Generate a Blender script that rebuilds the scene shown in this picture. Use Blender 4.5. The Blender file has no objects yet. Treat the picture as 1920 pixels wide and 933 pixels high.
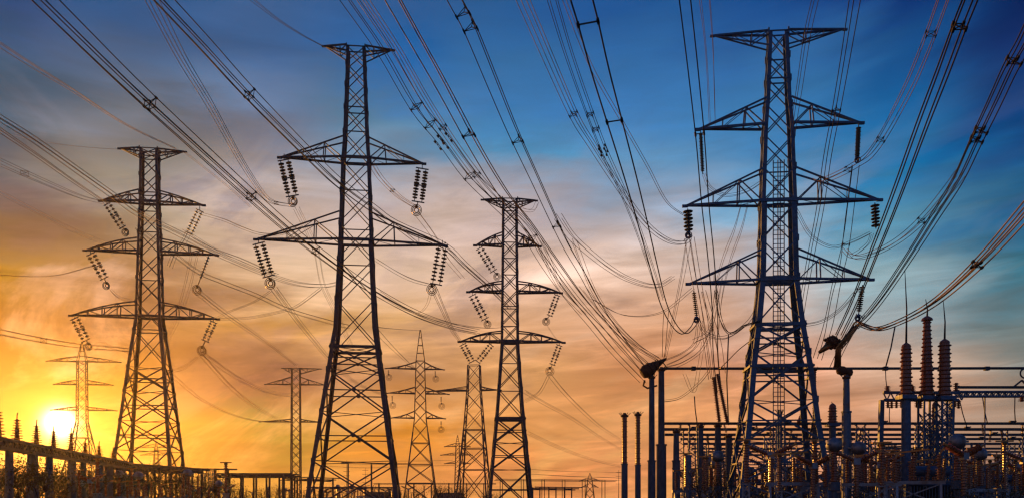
import bpy, math, random
from math import radians, sin, cos, pi, atan2, atan, asin, sqrt
from mathutils import Vector
random.seed(11)
SC = bpy.context.scene
COL = SC.collection
# ------------------------------------------------------------------ camera
F = 28.0 / 36.0 * 1920          # focal length in photo pixels
HY = 938.0                      # horizon row of the photo
EYE = 1.7
cam = bpy.data.cameras.new('camera'); cam.lens = 28; cam.sensor_width = 36; cam.sensor_fit = 'HORIZONTAL'
cam.shift_y = (HY - 466.5) / 1920.0
cam.clip_start = 0.1; cam.clip_end = 20000
co = bpy.data.objects.new('camera', cam); COL.objects.link(co)
co.location = (0, 0, EYE); co.rotation_euler = (radians(90), 0, 0)
SC.camera = co
# ------------------------------------------------------------------ light and sky
SUN_AZ = atan((112 - 960) / F)                       # from +Y towards +X
SUN_EL = atan((HY - 792) / F * cos(SUN_AZ))
sl = bpy.data.lights.new('sun', 'SUN'); sl.energy = 3.2; sl.angle = radians(0.6); sl.color = (1.0, 0.40, 0.055)
so = bpy.data.objects.new('sun', sl); COL.objects.link(so)
SD = Vector((sin(SUN_AZ) * cos(SUN_EL), cos(SUN_AZ) * cos(SUN_EL), sin(SUN_EL)))
so.rotation_euler = SD.to_track_quat('Z', 'Y').to_euler(); so.location = (0, 0, 80)
vs = SC.view_settings
vs.view_transform = 'Standard'; vs.look = 'None'; vs.exposure = 0.0; vs.gamma = 1.0; vs.use_curve_mapping = False
SC.render.engine = 'CYCLES'
cy = SC.cycles
cy.use_denoising = True
try: cy.denoiser = 'OPENIMAGEDENOISE'
except Exception: pass
cy.max_bounces = 4; cy.diffuse_bounces = 2; cy.glossy_bounces = 2; cy.volume_bounces = 0
cy.transmission_bounces = 2; cy.transparent_max_bounces = 8
cy.sample_clamp_indirect = 4.0
cy.pixel_filter_type = 'BLACKMAN_HARRIS'; cy.filter_width = 1.35

def lin(c):
    c = c / 255.0
    return c / 12.92 if c <= 0.04045 else ((c + 0.055) / 1.055) ** 2.4
def rgb(t): return (lin(t[0]), lin(t[1]), lin(t[2]), 1.0)

class NT:
    """tiny node-tree writer"""
    def __init__(s, tree): s.t = tree; s.n = tree.nodes; s.l = tree.links; s.n.clear()
    def add(s, kind, **k):
        n = s.n.new(kind)
        for a, v in k.items(): setattr(n, a, v)
        return n
    def put(s, sock, v):
        if isinstance(v, bpy.types.NodeSocket): s.l.new(v, sock)
        else: sock.default_value = v
    def math(s, op, a, b=0.0, c=None, clamp=False):
        n = s.add('ShaderNodeMath', operation=op, use_clamp=clamp)
        s.put(n.inputs[0], a); s.put(n.inputs[1], b)
        if c is not None: s.put(n.inputs[2], c)
        return n.outputs[0]
    def mix(s, f, a, b, blend='MIX'):
        n = s.add('ShaderNodeMix', data_type='RGBA', blend_type=blend)
        s.put(n.inputs[0], f); s.put(n.inputs[6], a); s.put(n.inputs[7], b)
        return n.outputs[2]
    def noise(s, vec, scale, detail=4, rough=0.5, dim='3D', dist=0.0):
        n = s.add('ShaderNodeTexNoise', noise_dimensions=dim)
        if vec is not None: s.l.new(vec, n.inputs['Vector'])
        n.inputs['Scale'].default_value = scale; n.inputs['Detail'].default_value = detail
        n.inputs['Roughness'].default_value = rough; n.inputs['Distortion'].default_value = dist
        return n.outputs[0]
    def ramp(s, f, stops, interp='LINEAR'):
        n = s.add('ShaderNodeValToRGB'); cr = n.color_ramp; cr.interpolation = interp
        s.put(n.inputs[0], f)
        while len(cr.elements) < len(stops): cr.elements.new(0.5)
        for e, (p, c) in zip(cr.elements, stops): e.position = p; e.color = c
        return n.outputs[0]
    def maprange(s, v, a, b, c=0.0, d=1.0, smooth=False):
        n = s.add('ShaderNodeMapRange'); n.clamp = True
        if smooth: n.interpolation_type = 'SMOOTHSTEP'
        s.put(n.inputs[0], v); n.inputs[1].default_value = a; n.inputs[2].default_value = b
        n.inputs[3].default_value = c; n.inputs[4].default_value = d
        return n.outputs[0]

# sunset sky: colours by azimuth (columns) and elevation (rows)
ROWS = [0, 100, 200, 300, 400, 500, 600, 700, 800, 900]
SKY = {
    0: [(0,71,125),(0,82,118),(32,83,109),(37,77,96),(76,94,108),(120,96,17),(0,0,0),(0,0,0),(255,0,0),(0,0,0)],
    240: [(18,83,136),(59,96,134),(82,101,122),(129,133,130),(166,161,142),(149,120,91),(0,31,54),(0,0,0),(189,0,0),(0,0,0)],
    480: [(50,95,147),(45,92,142),(103,134,173),(140,135,138),(194,172,158),(222,191,161),(171,124,61),(0,0,76),(0,101,33),(123,98,37)],
    720: [(43,91,147),(13,100,170),(79,124,155),(110,139,166),(202,180,171),(229,197,170),(223,171,114),(199,142,99),(221,133,1),(223,144,74)],
    960: [(30,91,152),(46,109,165),(55,124,184),(77,156,204),(197,177,174),(241,203,180),(223,168,124),(235,169,107),(215,142,73),(255,158,90)],
    1200: [(26,85,149),(44,107,169),(59,128,191),(99,155,199),(153,163,181),(221,192,175),(232,174,134),(217,140,90),(232,161,100),(241,154,98)],
    1440: [(20,78,145),(42,99,161),(60,129,186),(66,129,179),(123,175,209),(195,181,180),(211,172,150),(240,174,142),(232,155,98),(219,145,105)],
    1680: [(0,41,112),(16,79,140),(11,99,162),(0,118,175),(85,145,174),(150,185,196),(148,157,160),(234,191,161),(224,156,116),(208,146,117)],
    1920: [(0,34,91),(0,47,108),(0,66,129),(0,73,134),(0,101,149),(41,120,145),(98,121,124),(139,142,136),(174,142,119),(161,127,109)],
}
CLOUDS = [(40, 430, 9, 1.7, .05, -.34), (430, 690, 8, 1.5, -.12, -.34), (760, 705, 8, 1.2, -.05, -.14), (200, 560, 7, .9, .1, -.14), (120, 505, 6, 1.0, .1, .20), (560, 545, 5, 1.6, .2, .16),
          (1190, 455, 5, 1.8, .25, .22), (830, 395, 4, 1.6, -.1, .14), (1000, 640, 6, .9, .05, .12), (1140, 690, 7, 1.1, .12, -.16), (960, 480, 9, .8, .15, -.10), (420, 245, 9, 1.1, .25, -.16),
          (300, 150, 9, 1.2, .3, .12), (650, 330, 6, 1.0, .1, .12), (60, 700, 7, .6, .2, .16), (240, 735, 5, .5, .15, .2), (1350, 350, 6, 1.1, .3, .12), (1640, 600, 6, 1.2, .1, .12), (450, 330, 5, 1.5, .2, .16), (1050, 510, 5, .9, .2, .16), (700, 250, 6, .9, .35, .14), (90, 230, 6, 1.2, .2, .14), (560, 620, 5, .6, .1, .16), (1500, 700, 6, .8, .1, .12), (880, 760, 6, .5, .05, .12), (330, 790, 5, .5, .1, .14)]
def build_world():
    w = bpy.data.worlds.new('World'); SC.world = w; w.use_nodes = True
    g = NT(w.node_tree)
    tc = g.add('ShaderNodeTexCoord')
    sep = g.add('ShaderNodeSeparateXYZ'); g.l.new(tc.outputs['Generated'], sep.inputs[0])
    x, y, z = sep.outputs
    az0 = g.math('ARCTAN2', x, y)
    el0 = g.math('ARCSINE', z)
    # cloud space: streaks stretched along the horizon, rising a little to the right
    cv = g.add('ShaderNodeCombineXYZ')
    g.put(cv.inputs[0], g.math('MULTIPLY', az0, 2.2))
    g.put(cv.inputs[1], g.math('ADD', g.math('MULTIPLY', el0, 9.0), g.math('MULTIPLY', az0, -1.3)))
    n1 = g.noise(cv.outputs[0], 1.6, 6, 0.52, dist=0.3)
    cv2 = g.add('ShaderNodeCombineXYZ')
    g.put(cv2.inputs[0], g.math('MULTIPLY', az0, 3.0)); g.put(cv2.inputs[1], g.math('MULTIPLY', el0, 20.0)); cv2.inputs[2].default_value = 4.7
    n2 = g.noise(cv2.outputs[0], 2.2, 7, 0.55, dist=0.6)
    a1 = g.math('SUBTRACT', n1, 0.5); a2 = g.math('SUBTRACT', n2, 0.5)
    el = g.math('ADD', el0, g.math('ADD', g.math('MULTIPLY', a1, 0.10), g.math('MULTIPLY', a2, 0.035)))
    az = g.math('ADD', az0, g.math('MULTIPLY', a1, 0.22))
    out = None; prev = None
    cols = []
    for px in sorted(SKY):
        a = atan((px - 960) / F)
        stops = []
        for r, c in zip(ROWS, SKY[px]):
            e = atan((HY - r) / F * cos(a)); stops.append((e / 1.0, c))
        stops.reverse()
        top = stops[-1][1]
        stops.append((0.75, (max(8, top[0] * .7), top[1] * .8, top[2] * .9)))
        stops.append((1.0, (20, 52, 104)))
        cols.append((a, stops))
    dusk = [(0.0, (112, 120, 150)), (0.15, (92, 116, 160)), (0.35, (60, 96, 150)), (1.0, (20, 52, 104))]
    left = [(0.0, (190, 130, 80)), (0.15, (150, 112, 92)), (0.35, (72, 84, 112)), (1.0, (20, 52, 104))]
    right = [(0.0, (116, 106, 112)), (0.15, (74, 96, 124)), (0.35, (20, 62, 112)), (1.0, (20, 52, 104))]
    cols = [(-3.2, dusk), (-1.6, left)] + cols + [(1.6, right), (3.2, dusk)]
    for a, stops in cols:
        c = g.ramp(el, [(p, rgb(k)) for p, k in stops], 'LINEAR')
        if out is None: out = c
        else: out = g.mix(g.maprange(az, prev, a, smooth=True), out, c)
        prev = a
    # soft light and dark cloud streaks, strongest low down
    low = g.maprange(el0, 0.50, 0.05, 0.35, 1.0)
    k = g.math('ADD', 1.0, g.math('MULTIPLY', low, g.math('ADD', g.math('MULTIPLY', a2, 1.5), g.math('MULTIPLY', a1, 1.3))))
    # individual cloud banks and lit wisps: row, column, half width, half height (degrees), slope, strength
    for px, py, wd, ht, sl, amp in CLOUDS:
        a_ = atan((px - 960) / F); e_ = atan((HY - py) / F * cos(a_)) 
        da = g.math('SUBTRACT', az, a_); de = g.math('SUBTRACT', g.math('SUBTRACT', el, e_), g.math('MULTIPLY', da, sl))
        q = g.math('ADD', g.math('POWER', g.math('MULTIPLY', da, 1 / radians(wd)), 2), g.math('POWER', g.math('MULTIPLY', de, 1 / radians(ht)), 2))
        e = g.math('EXPONENT', g.math('MULTIPLY', q, -1.0))
        e = g.math('MULTIPLY', e, g.math('ADD', 1.0, g.math('MULTIPLY', a2, 2.2)))
        k = g.math('MULTIPLY', k, g.math('ADD', 1.0, g.math('MULTIPLY', e, amp * 1.35)))
    # fine feathered wisps
    cv3 = g.add('ShaderNodeCombineXYZ')
    g.put(cv3.inputs[0], g.math('MULTIPLY', az0, 4.0)); g.put(cv3.inputs[1], g.math('ADD', g.math('MULTIPLY', el0, 34.0), g.math('MULTIPLY', az0, -3.0))); cv3.inputs[2].default_value = 9.1
    n3 = g.noise(cv3.outputs[0], 1.7, 8, 0.6, dist=0.9)
    wsp = g.math('MULTIPLY', g.maprange(n3, 0.53, 0.72, 0, 1, True), g.maprange(el0, 0.36, 0.10, 0.05, 0.30))
    k = g.math('ADD', k, wsp)
    # billowing banks: peach where lit, mauve grey where thick
    cv4 = g.add('ShaderNodeCombineXYZ')
    g.put(cv4.inputs[0], g.math('MULTIPLY', az0, 2.6)); g.put(cv4.inputs[1], g.math('ADD', g.math('MULTIPLY', el0, 6.0), g.math('MULTIPLY', az0, -1.6))); cv4.inputs[2].default_value = 2.3
    n4 = g.noise(cv4.outputs[0], 1.5, 7, 0.58, dist=0.7)
    band = g.math('MULTIPLY', g.maprange(el0, 0.50, 0.34, 0, 1, True), g.maprange(az0, 0.50, 0.18, .15, 1, True))
    lit = g.math('MULTIPLY', g.maprange(n4, 0.50, 0.66, 0, .55, True), band)
    shd = g.math('MULTIPLY', g.maprange(n4, 0.46, 0.32, 0, .50, True), band)
    lc = g.ramp(g.maprange(el0, 0.02, 0.45), [(0, rgb((250, 186, 96))), (.4, rgb((232, 184, 148))), (.7, rgb((186, 168, 170))), (1, rgb((120, 136, 164)))])
    dc = g.ramp(g.maprange(el0, 0.02, 0.45), [(0, rgb((176, 112, 66))), (.4, rgb((160, 122, 106))), (.7, rgb((104, 108, 128))), (1, rgb((50, 80, 124)))])
    out = g.mix(lit, out, lc); out = g.mix(shd, out, dc)
    kk = g.add('ShaderNodeVectorMath', operation='SCALE'); g.put(kk.inputs[0], out); g.put(kk.inputs['Scale'], k)
    out = kk.outputs[0]
    # the sun's aureole and disc
    dt = g.add('ShaderNodeVectorMath', operation='DOT_PRODUCT'); g.put(dt.inputs[0], tc.outputs['Generated']); dt.inputs[1].default_value = SD
    dm = g.math('SUBTRACT', dt.outputs['Value'], 1.0)
    streak = g.math('ADD', 1.0, g.math('MULTIPLY', a2, 1.6))
    for sig, amp, col, st in ((radians(0.55), 9.0, (1.0, .80, .38, 1), False), (radians(1.5), .6, (1.0, .60, .10, 1), True), (radians(4.0), .07, (1.0, .42, .02, 1), True)):
        e = g.math('MULTIPLY', g.math('EXPONENT', g.math('MULTIPLY', dm, 1.0 / sig ** 2)), amp)
        if st: e = g.math('MULTIPLY', e, streak)
        sc_ = g.add('ShaderNodeVectorMath', operation='SCALE'); sc_.inputs[0].default_value = col[:3]; g.put(sc_.inputs['Scale'], e)
        ad = g.add('ShaderNodeVectorMath', operation='ADD'); g.put(ad.inputs[0], out); g.put(ad.inputs[1], sc_.outputs[0]); out = ad.outputs[0]
    bg = g.add('ShaderNodeBackground'); g.put(bg.inputs[0], out); bg.inputs[1].default_value = 0.93
    sky = g.add('ShaderNodeTexSky', sky_type='NISHITA'); sky.sun_disc = False
    sky.sun_elevation = SUN_EL; sky.sun_rotation = SUN_AZ; sky.dust_density = 2.0
    bn = g.add('ShaderNodeBackground'); sk = g.add('ShaderNodeVectorMath', operation='SCALE'); g.put(sk.inputs[0], sky.outputs[0]); sk.inputs['Scale'].default_value = 0.02
    g.put(bn.inputs[0], sk.outputs[0]); bn.inputs[1].default_value = 0.05
    ads = g.add('ShaderNodeAddShader'); g.l.new(bg.outputs[0], ads.inputs[0]); g.l.new(bn.outputs[0], ads.inputs[1])
    wo = g.add('ShaderNodeOutputWorld'); g.l.new(ads.outputs[0], wo.inputs[0])
build_world()

# ------------------------------------------------------------------ materials
def mat(name, base, rough=0.5, metal=0.0, var=0.25, scale=6.0, second=None, spec=0.5, bump=0.0, stretch=(1, 1, 1)):
    m = bpy.data.materials.new(name); m.use_nodes = True
    g = NT(m.node_tree)
    tc = g.add('ShaderNodeTexCoord'); mp = g.add('ShaderNodeMapping'); g.l.new(tc.outputs['Object'], mp.inputs[0])
    mp.inputs['Scale'].default_value = stretch
    n = g.noise(mp.outputs[0], scale, 5, 0.6)
    nb = g.noise(mp.outputs[0], scale * 0.23, 3, 0.5)
    lo = tuple(c * (1 - var) for c in base) + (1,); hi = tuple(min(1, c * (1 + var)) for c in base) + (1,)
    c = g.mix(g.maprange(n, 0.3, 0.7), lo, hi)
    if second: c = g.mix(g.maprange(nb, 0.52, 0.70, 0, 0.8), c, tuple(second) + (1,))
    p = g.add('ShaderNodeBsdfPrincipled')
    g.put(p.inputs['Base Color'], c); p.inputs['Metallic'].default_value = metal
    g.put(p.inputs['Roughness'], g.maprange(n, 0.2, 0.8, max(0.05, rough - 0.12), min(1, rough + 0.12)))
    p.inputs['Specular IOR Level'].default_value = spec
    if bump:
        b = g.add('ShaderNodeBump'); b.inputs['Strength'].default_value = bump; b.inputs['Distance'].default_value = 0.05
        g.put(b.inputs['Height'], n); g.l.new(b.outputs[0], p.inputs['Normal'])
    o = g.add('ShaderNodeOutputMaterial'); g.l.new(p.outputs[0], o.inputs[0])
    return m
M = {
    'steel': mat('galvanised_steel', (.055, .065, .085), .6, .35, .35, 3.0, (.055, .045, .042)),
    'steel_blue': mat('sky_tinted_steel', (.05, .115, .22), .5, .15, .35, 3.0, (.04, .05, .07)),  # steel with the blue light of the evening sky put into its base colour
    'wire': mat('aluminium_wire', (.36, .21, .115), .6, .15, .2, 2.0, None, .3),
    'wire_dark': mat('dark_wire', (.045, .035, .032), .75, .1, .2, 2.0, None, .3),
    'ceramic': mat('brown_ceramic', (.30, .085, .03), .25, 0, .35, 4.0, None, .7),
    'glass': mat('toughened_glass', (.10, .11, .11), .55, 0, .2, 4.0, None, .25),
    'concrete': mat('concrete', (.10, .125, .17), .85, 0, .3, 5.0, (.08, .075, .07), .3, .4, (1, 1, .3)),
    'tank': mat('tank_paint', (.07, .13, .22), .4, .1, .25, 5.0, (.09, .05, .03)),
    'rust': mat('rusty_iron', (.12, .045, .02), .7, .2, .4, 6.0),
    'copper': mat('brass_fitting', (.35, .17, .06), .35, .8, .3, 6.0),
    'ground': mat('gravel', (.05, .045, .038), .95, 0, .5, 1.5, (.03, .035, .015), .2, .6),
    'leaf': mat('foliage', (.05, .06, .02), .6, 0, .4, 3.0, (.07, .05, .015)),
    'bark': mat('bark', (.05, .035, .025), .9, 0, .3, 8.0),
    'roof': mat('roof_sheet', (.10, .05, .035), .7, 0, .3, 3.0),
    'wall': mat('rendered_wall', (.26, .23, .20), .85, 0, .2, 3.0),
    'window': mat('window_glass', (.03, .035, .04), .08, 0, .1, 3.0, None, .8),
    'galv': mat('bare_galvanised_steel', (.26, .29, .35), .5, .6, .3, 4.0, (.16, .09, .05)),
    'white': mat('pale_enamel', (.45, .44, .42), .35, 0, .15, 5.0),
}

# ------------------------------------------------------------------ geometry helpers
def P(px, py, D):
    """a photo pixel at distance D in metres"""
    return Vector(((px - 960) * D / F, D, EYE + (HY - py) * D / F))
def tag(o, label=None, cat=None, group=None, kind=None):
    if label:
        while len(label.split()) > 15 and ' the ' in label: label = label.replace(' the ', ' ', 1)
        o['label'] = label
    if cat: o['category'] = cat
    if group: o['group'] = group
    if kind: o['kind'] = kind
    return o
def empty(name, loc, label, cat, group=None, rz=0):
    o = bpy.data.objects.new(name, None); COL.objects.link(o); o.location = loc; o.rotation_euler = (0, 0, rz)
    o.empty_display_size = .3
    return tag(o, label, cat, group)
class MB:
    def __init__(s): s.v = []; s.f = []
    def add(s, vs, fs):
        b = len(s.v); s.v.extend(tuple(v) for v in vs); s.f.extend(tuple(i + b for i in f) for f in fs)
    def bar(s, a, b, w, h=None, up=None):
        a = Vector(a); b = Vector(b); d = b - a
        if d.length < 1e-6: return
        d.normalize(); h = h or w
        u = Vector(up) if up else (Vector((0, 1, 0)) if abs(d.y) < .8 else Vector((0, 0, 1)))
        s1 = d.cross(u).normalized(); s2 = s1.cross(d).normalized()
        q = [s1 * w / 2 + s2 * h / 2, s1 * -w / 2 + s2 * h / 2, s1 * -w / 2 - s2 * h / 2, s1 * w / 2 - s2 * h / 2]
        s.add([a + k for k in q] + [b + k for k in q], [(0, 1, 5, 4), (1, 2, 6, 5), (2, 3, 7, 6), (3, 0, 4, 7), (3, 2, 1, 0), (4, 5, 6, 7)])
    def angle(s, a, b, w, cx=0, cy=0, t=None):
        """L section whose corner points away from (cx, cy)"""
        a = Vector(a); b = Vector(b); t = t or w * .22
        sx = -1 if a.x > cx else 1; sy = -1 if a.y > cy else 1
        q = [(0, 0), (sx * w, 0), (sx * w, sy * t), (sx * t, sy * t), (sx * t, sy * w), (0, sy * w)]
        vs = [a + Vector((i, j, 0)) for i, j in q] + [b + Vector((i, j, 0)) for i, j in q]
        s.add(vs, [(i, (i + 1) % 6, 6 + (i + 1) % 6, 6 + i) for i in range(6)] + [(5, 4, 3, 2, 1, 0), (6, 7, 8, 9, 10, 11)])
    def tube(s, pts, r, n=6, r1=None, cap=True):
        pts = [Vector(p) for p in pts]; m = len(pts); vs = []
        for i, p in enumerate(pts):
            t = (pts[min(i + 1, m - 1)] - pts[max(i - 1, 0)]).normalized()
            u = Vector((0, 0, 1)) if abs(t.z) < .9 else Vector((0, 1, 0))
            a = t.cross(u).normalized(); b = a.cross(t)
            rr = r if r1 is None else r + (r1 - r) * i / (m - 1)
            for k in range(n): vs.append(p + (a * cos(2 * pi * k / n) + b * sin(2 * pi * k / n)) * rr)
        fs = [(i * n + k, i * n + (k + 1) % n, (i + 1) * n + (k + 1) % n, (i + 1) * n + k) for i in range(m - 1) for k in range(n)]
        if cap: fs += [tuple(reversed(range(n))), tuple((m - 1) * n + k for k in range(n))]
        s.add(vs, fs)
    def lathe(s, a, b, prof, n=12):
        """prof: list of (t along a->b in metres, radius)"""
        a = Vector(a); b = Vector(b); d = (b - a).normalized()
        u = Vector((0, 1, 0)) if abs(d.y) < .8 else Vector((1, 0, 0))
        e1 = d.cross(u).normalized(); e2 = d.cross(e1)
        vs = [a + d * t + (e1 * cos(2 * pi * k / n) + e2 * sin(2 * pi * k / n)) * r for t, r in prof for k in range(n)]
        m = len(prof)
        fs = [(i * n + k, i * n + (k + 1) % n, (i + 1) * n + (k + 1) % n, (i + 1) * n + k) for i in range(m - 1) for k in range(n)]
        fs += [tuple(reversed(range(n))), tuple((m - 1) * n + k for k in range(n))]
        s.add(vs, fs)
    def sheds(s, a, b, n, r_core, r_shed, seg=12, taper=1.0):
        a = Vector(a); b = Vector(b); L = (b - a).length; p = [(0, r_core)]
        for i in range(n):
            t = (i + .15) / n * L; h = L / n; k = 1 + (taper - 1) * i / n
            big = r_shed * k * (1 if i % 2 == 0 else .86)
            p += [(t, r_core * k), (t + h * .22, big), (t + h * .40, big * .97), (t + h * .46, r_core * k * 1.05)]
        p.append((L, r_core * taper)); s.lathe(a, b, p, seg)
    def ring(s, c, R, r, axis, n=18, m=6):
        c = Vector(c); d = Vector(axis).normalized(); u = Vector((0, 0, 1)) if abs(d.z) < .9 else Vector((1, 0, 0))
        e1 = d.cross(u).normalized(); e2 = d.cross(e1); vs = []
        for i in range(n):
            o = e1 * cos(2 * pi * i / n) + e2 * sin(2 * pi * i / n)
            for j in range(m): vs.append(c + o * (R + r * cos(2 * pi * j / m)) + d * r * sin(2 * pi * j / m))
        s.add(vs, [(i * m + j, i * m + (j + 1) % m, ((i + 1) % n) * m + (j + 1) % m, ((i + 1) % n) * m + j) for i in range(n) for j in range(m)])
    def box(s, c, d):
        c = Vector(c); x, y, z = d[0] / 2, d[1] / 2, d[2] / 2
        vs = [c + Vector((i * x, j * y, k * z)) for k in (-1, 1) for i, j in ((-1, -1), (1, -1), (1, 1), (-1, 1))]
        s.add(vs, [(3, 2, 1, 0), (4, 5, 6, 7), (0, 1, 5, 4), (1, 2, 6, 5), (2, 3, 7, 6), (3, 0, 4, 7)])
    def build(s, name, m, parent=None, smooth=False, origin=None):
        me = bpy.data.meshes.new(name)
        o = Vector(origin) if origin is not None else Vector((0, 0, 0))
        me.from_pydata([tuple(Vector(v) - o) for v in s.v] if origin is not None else s.v, [], s.f)
        me.materials.append(M[m]); me.validate()
        if smooth: me.polygons.foreach_set('use_smooth', [True] * len(me.polygons)); 
        me.update()
        ob = bpy.data.objects.new(name, me); COL.objects.link(ob)
        if parent is not None: ob.parent = parent
        elif origin is not None: ob.location = o
        return ob
def copy_tree(o, parent=None):
    c = o.copy(); COL.objects.link(c); c.parent = parent
    for ch in list(o.children): copy_tree(ch, c)
    return c

# ------------------------------------------------------------------ ground
def ground():
    m = MB(); n = 60; R = 1400.0
    vs = [(0, 0, 0)]; fs = []
    rad = [20, 60, 150, 350, 700, R]
    for r in rad:
        for k in range(n): vs.append((r * cos(2 * pi * k / n), r * sin(2 * pi * k / n), 0))
    for k in range(n): fs.append((0, 1 + k, 1 + (k + 1) % n))
    for i in range(len(rad) - 1):
        for k in range(n):
            a = 1 + i * n; fs.append((a + k, a + n + k, a + n + (k + 1) % n, a + (k + 1) % n))
    m.add(vs, fs); tag(m.build('ground', 'ground'), kind='structure')
ground()

# ------------------------------------------------------------------ lattice towers
def tower(name, label, D, cx, prof, arms, nodes=None, leg_px=8, br_px=3, depth=1.25, rz=0.0, strings=(), group=None,
          peak=None, ladder=None, bars=(), mt='steel', simple=False, cat='transmission tower', spike=None):
    """prof: (row, half width) in photo pixels; arms: (kind, row_chord, row_body, xl, xr, curve)"""
    k = D / F
    def Z(py): return EYE + (HY - py) * k
    base = Vector(((cx - 960) * k, D, 0))
    root = empty(name, base, label, cat, group, rz)
    zp = sorted((Z(y), hw * k) for y, hw in prof)
    # continue the last slope to the ground
    (z0, w0), (z1, w1) = zp[0], zp[1]
    if z0 > 0: zp.insert(0, (0.0, w0 + (w0 - w1) / (z1 - z0) * z0))
    def W(z):
        if z <= zp[0][0]: return zp[0][1]
        for (a, wa), (b, wb) in zip(zp, zp[1:]):
            if z <= b: return wa + (wb - wa) * (z - a) / (b - a)
        return zp[-1][1]
    top = zp[-1][0]; lw = leg_px * k * .82; bw = br_px * k * .72
    def dep(z):
        t = min(1, max(0, z / (top * .55))); return W(z) * (depth + (depth * .55 - depth) * t)
    def corner(i, z):
        w = W(z); sx, sy = ((-1, -1), (1, -1), (1, 1), (-1, 1))[i]
        return Vector((sx * w, sy * dep(z), z))
    brk = [z for z, _ in zp]
    for i in range(4):
        m = MB()
        for a, b in zip(brk, brk[1:]):
            w = lw * (1.0 if a < top * .5 else .72)
            if simple: m.bar(corner(i, a), corner(i, b), w)
            else: m.angle(corner(i, a), corner(i, b), w)
        if not simple:
            c = corner(i, 0); m.box((c.x, c.y, .25), (1.1, 1.1, .5))
        m.build('leg', mt, root)
    # bracing panels
    if nodes is None: nodes = []
    zs = [Z(y) for y in nodes]
    z = min(zs) if zs else 0.0
    low = sorted(zs)
    if low and low[0] > 0.5: low = [0.0] + low
    if not low: low = [0.0]
    z = low[-1]
    up = []
    while z < top - W(top) * .8:
        h = max(2 * W(z) * 1.02, 1.0 if not simple else 1.4)
        if z + h > top - .3 * h: h = top - z
        z += h; up.append(z)
    lv = low + up
    m = MB(); g = m
    for a, b in zip(lv, lv[1:]):
        big = b in low
        for i in range(4):
            j = (i + 1) % 4
            A, B, C_, E = corner(i, a), corner(j, a), corner(i, b), corner(j, b)
            w = bw * (1.25 if big else .8)
            off = Vector((0, 0.02, 0)) if not simple else Vector((0, 0, 0))
            m.bar(A, E, w, w * .5); m.bar(B + off, C_ + off, w, w * .5)
            if (not big and not simple and random.random() < .35) or b == top or (simple and big): m.bar(C_, E, w)
            if big and not simple:
                mid = (A + E + B + C_) / 4
                m.bar((A + C_) / 2, (B + E) / 2, w * .75)
                g.box(mid, (bw * 2.5, bw * .5, bw * 2.5) if i % 2 == 0 else (bw * .5, bw * 2.5, bw * 2.5))
        if not simple and big:
            m.bar(corner(0, b), corner(2, b), bw * .6); m.bar(corner(1, b), corner(3, b), bw * .6)
    if not simple:
        for a in lv[1:]:
            for i in range(4):
                c = corner(i, a); g.box(c, (lw * .3, lw * .3, lw * 1.2))
    m.build('bracing', mt, root)
    for y in bars:
        m = MB(); z = Z(y)
        for i in range(4): m.bar(corner(i, z), corner((i + 1) % 4, z), bw * 2.4, bw * 1.6)
        m.build('belt_beam', mt, root)
    # arms
    for kind, yc, yb, xl, xr, cv in arms:
        for side, xt in ((-1, xl), (1, xr)):
            if xt is None: continue
            m = MB(); zt = Z(yc); zb = Z(yb); tip = Vector(((xt - cx) * k, 0, zt))
            ts = [0, .35, .68, 1] if simple else ([0, .3, .64, 1] if not cv else [0, .28, .52, .76, 1]); np_ = len(ts) - 1
            fr = (0, 1) if side > 0 else (0, 1)
            w = (bw * 1.08 if kind == 'arm' else bw * .85)
            cw = w * 1.45
            for sy in (-1, 1):
                s0 = Vector((side * W(zt), sy * dep(zt), zt)); u0 = Vector((side * W(zb), sy * dep(zb), zb))
                lo = []; hi = []
                for q in range(np_ + 1):
                    t = ts[q]
                    a = s0.lerp(tip, t); b = u0.lerp(tip, t)
                    if cv: b.z += (zb - zt) * cv * 4 * t * (1 - t) * .5
                    lo.append(a); hi.append(b)
                for q in range(np_):
                    m.bar(lo[q], lo[q + 1], cw, cw); m.bar(hi[q], hi[q + 1], w, w)
                    if q < np_ - 1:
                        m.bar(lo[q + 1], hi[q + 1], w * (.8 if q == 0 or cv else .4))
                        if q % 2 == 0: m.bar(hi[q + 1], lo[q], w * .7)
                        else: m.bar(lo[q + 1], hi[q], w * (.6 if cv else .4))
                if sy < 0: LO, HI = lo, hi
                else:
                    for q in range(np_):
                        m.bar(LO[q], lo[q], w * .5); m.bar(HI[q], hi[q], w * .4)
                        if not simple and q < np_ - 1: m.bar(LO[q], lo[q + 1], w * .3)
            m.box(tip + Vector((side * w, 0, -w * .4)), (w * 4, w * 1.6, w * 1.7))
            m.build('cross_arm' if kind == 'arm' else 'earth_wire_arm', mt, root)
    if spike:
        m = MB(); zt = Z(spike); 
        for i in range(4):
            c = corner(i, top); m.bar(c, (c.x * .08, c.y * .08, zt), lw * .6)
            for q in range(1, 4):
                a = c.lerp(Vector((0, 0, zt)), q / 4); b = corner((i + 1) % 4, top).lerp(Vector((0, 0, zt)), (q + .5) / 4 - .12)
                m.bar(a, b, bw * .8)
        m.build('peak', mt, root)
    if ladder:
        m = MB(); x0, x1, ya, yb = ladder
        xa = (x0 - cx) * k; xb = (x1 - cx) * k; za, zb = Z(yb), Z(ya)
        for x in (xa, xb, (xa + xb) / 2 - .08, (xa + xb) / 2 + .15): m.bar((x, 0, za), (x, 0, zb), .09)
        z = za
        while z < zb:
            m.bar((xa, 0, z), (xb, 0, z), .06); z += .45
        m.build('cable_ladder', mt, root)
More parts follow.
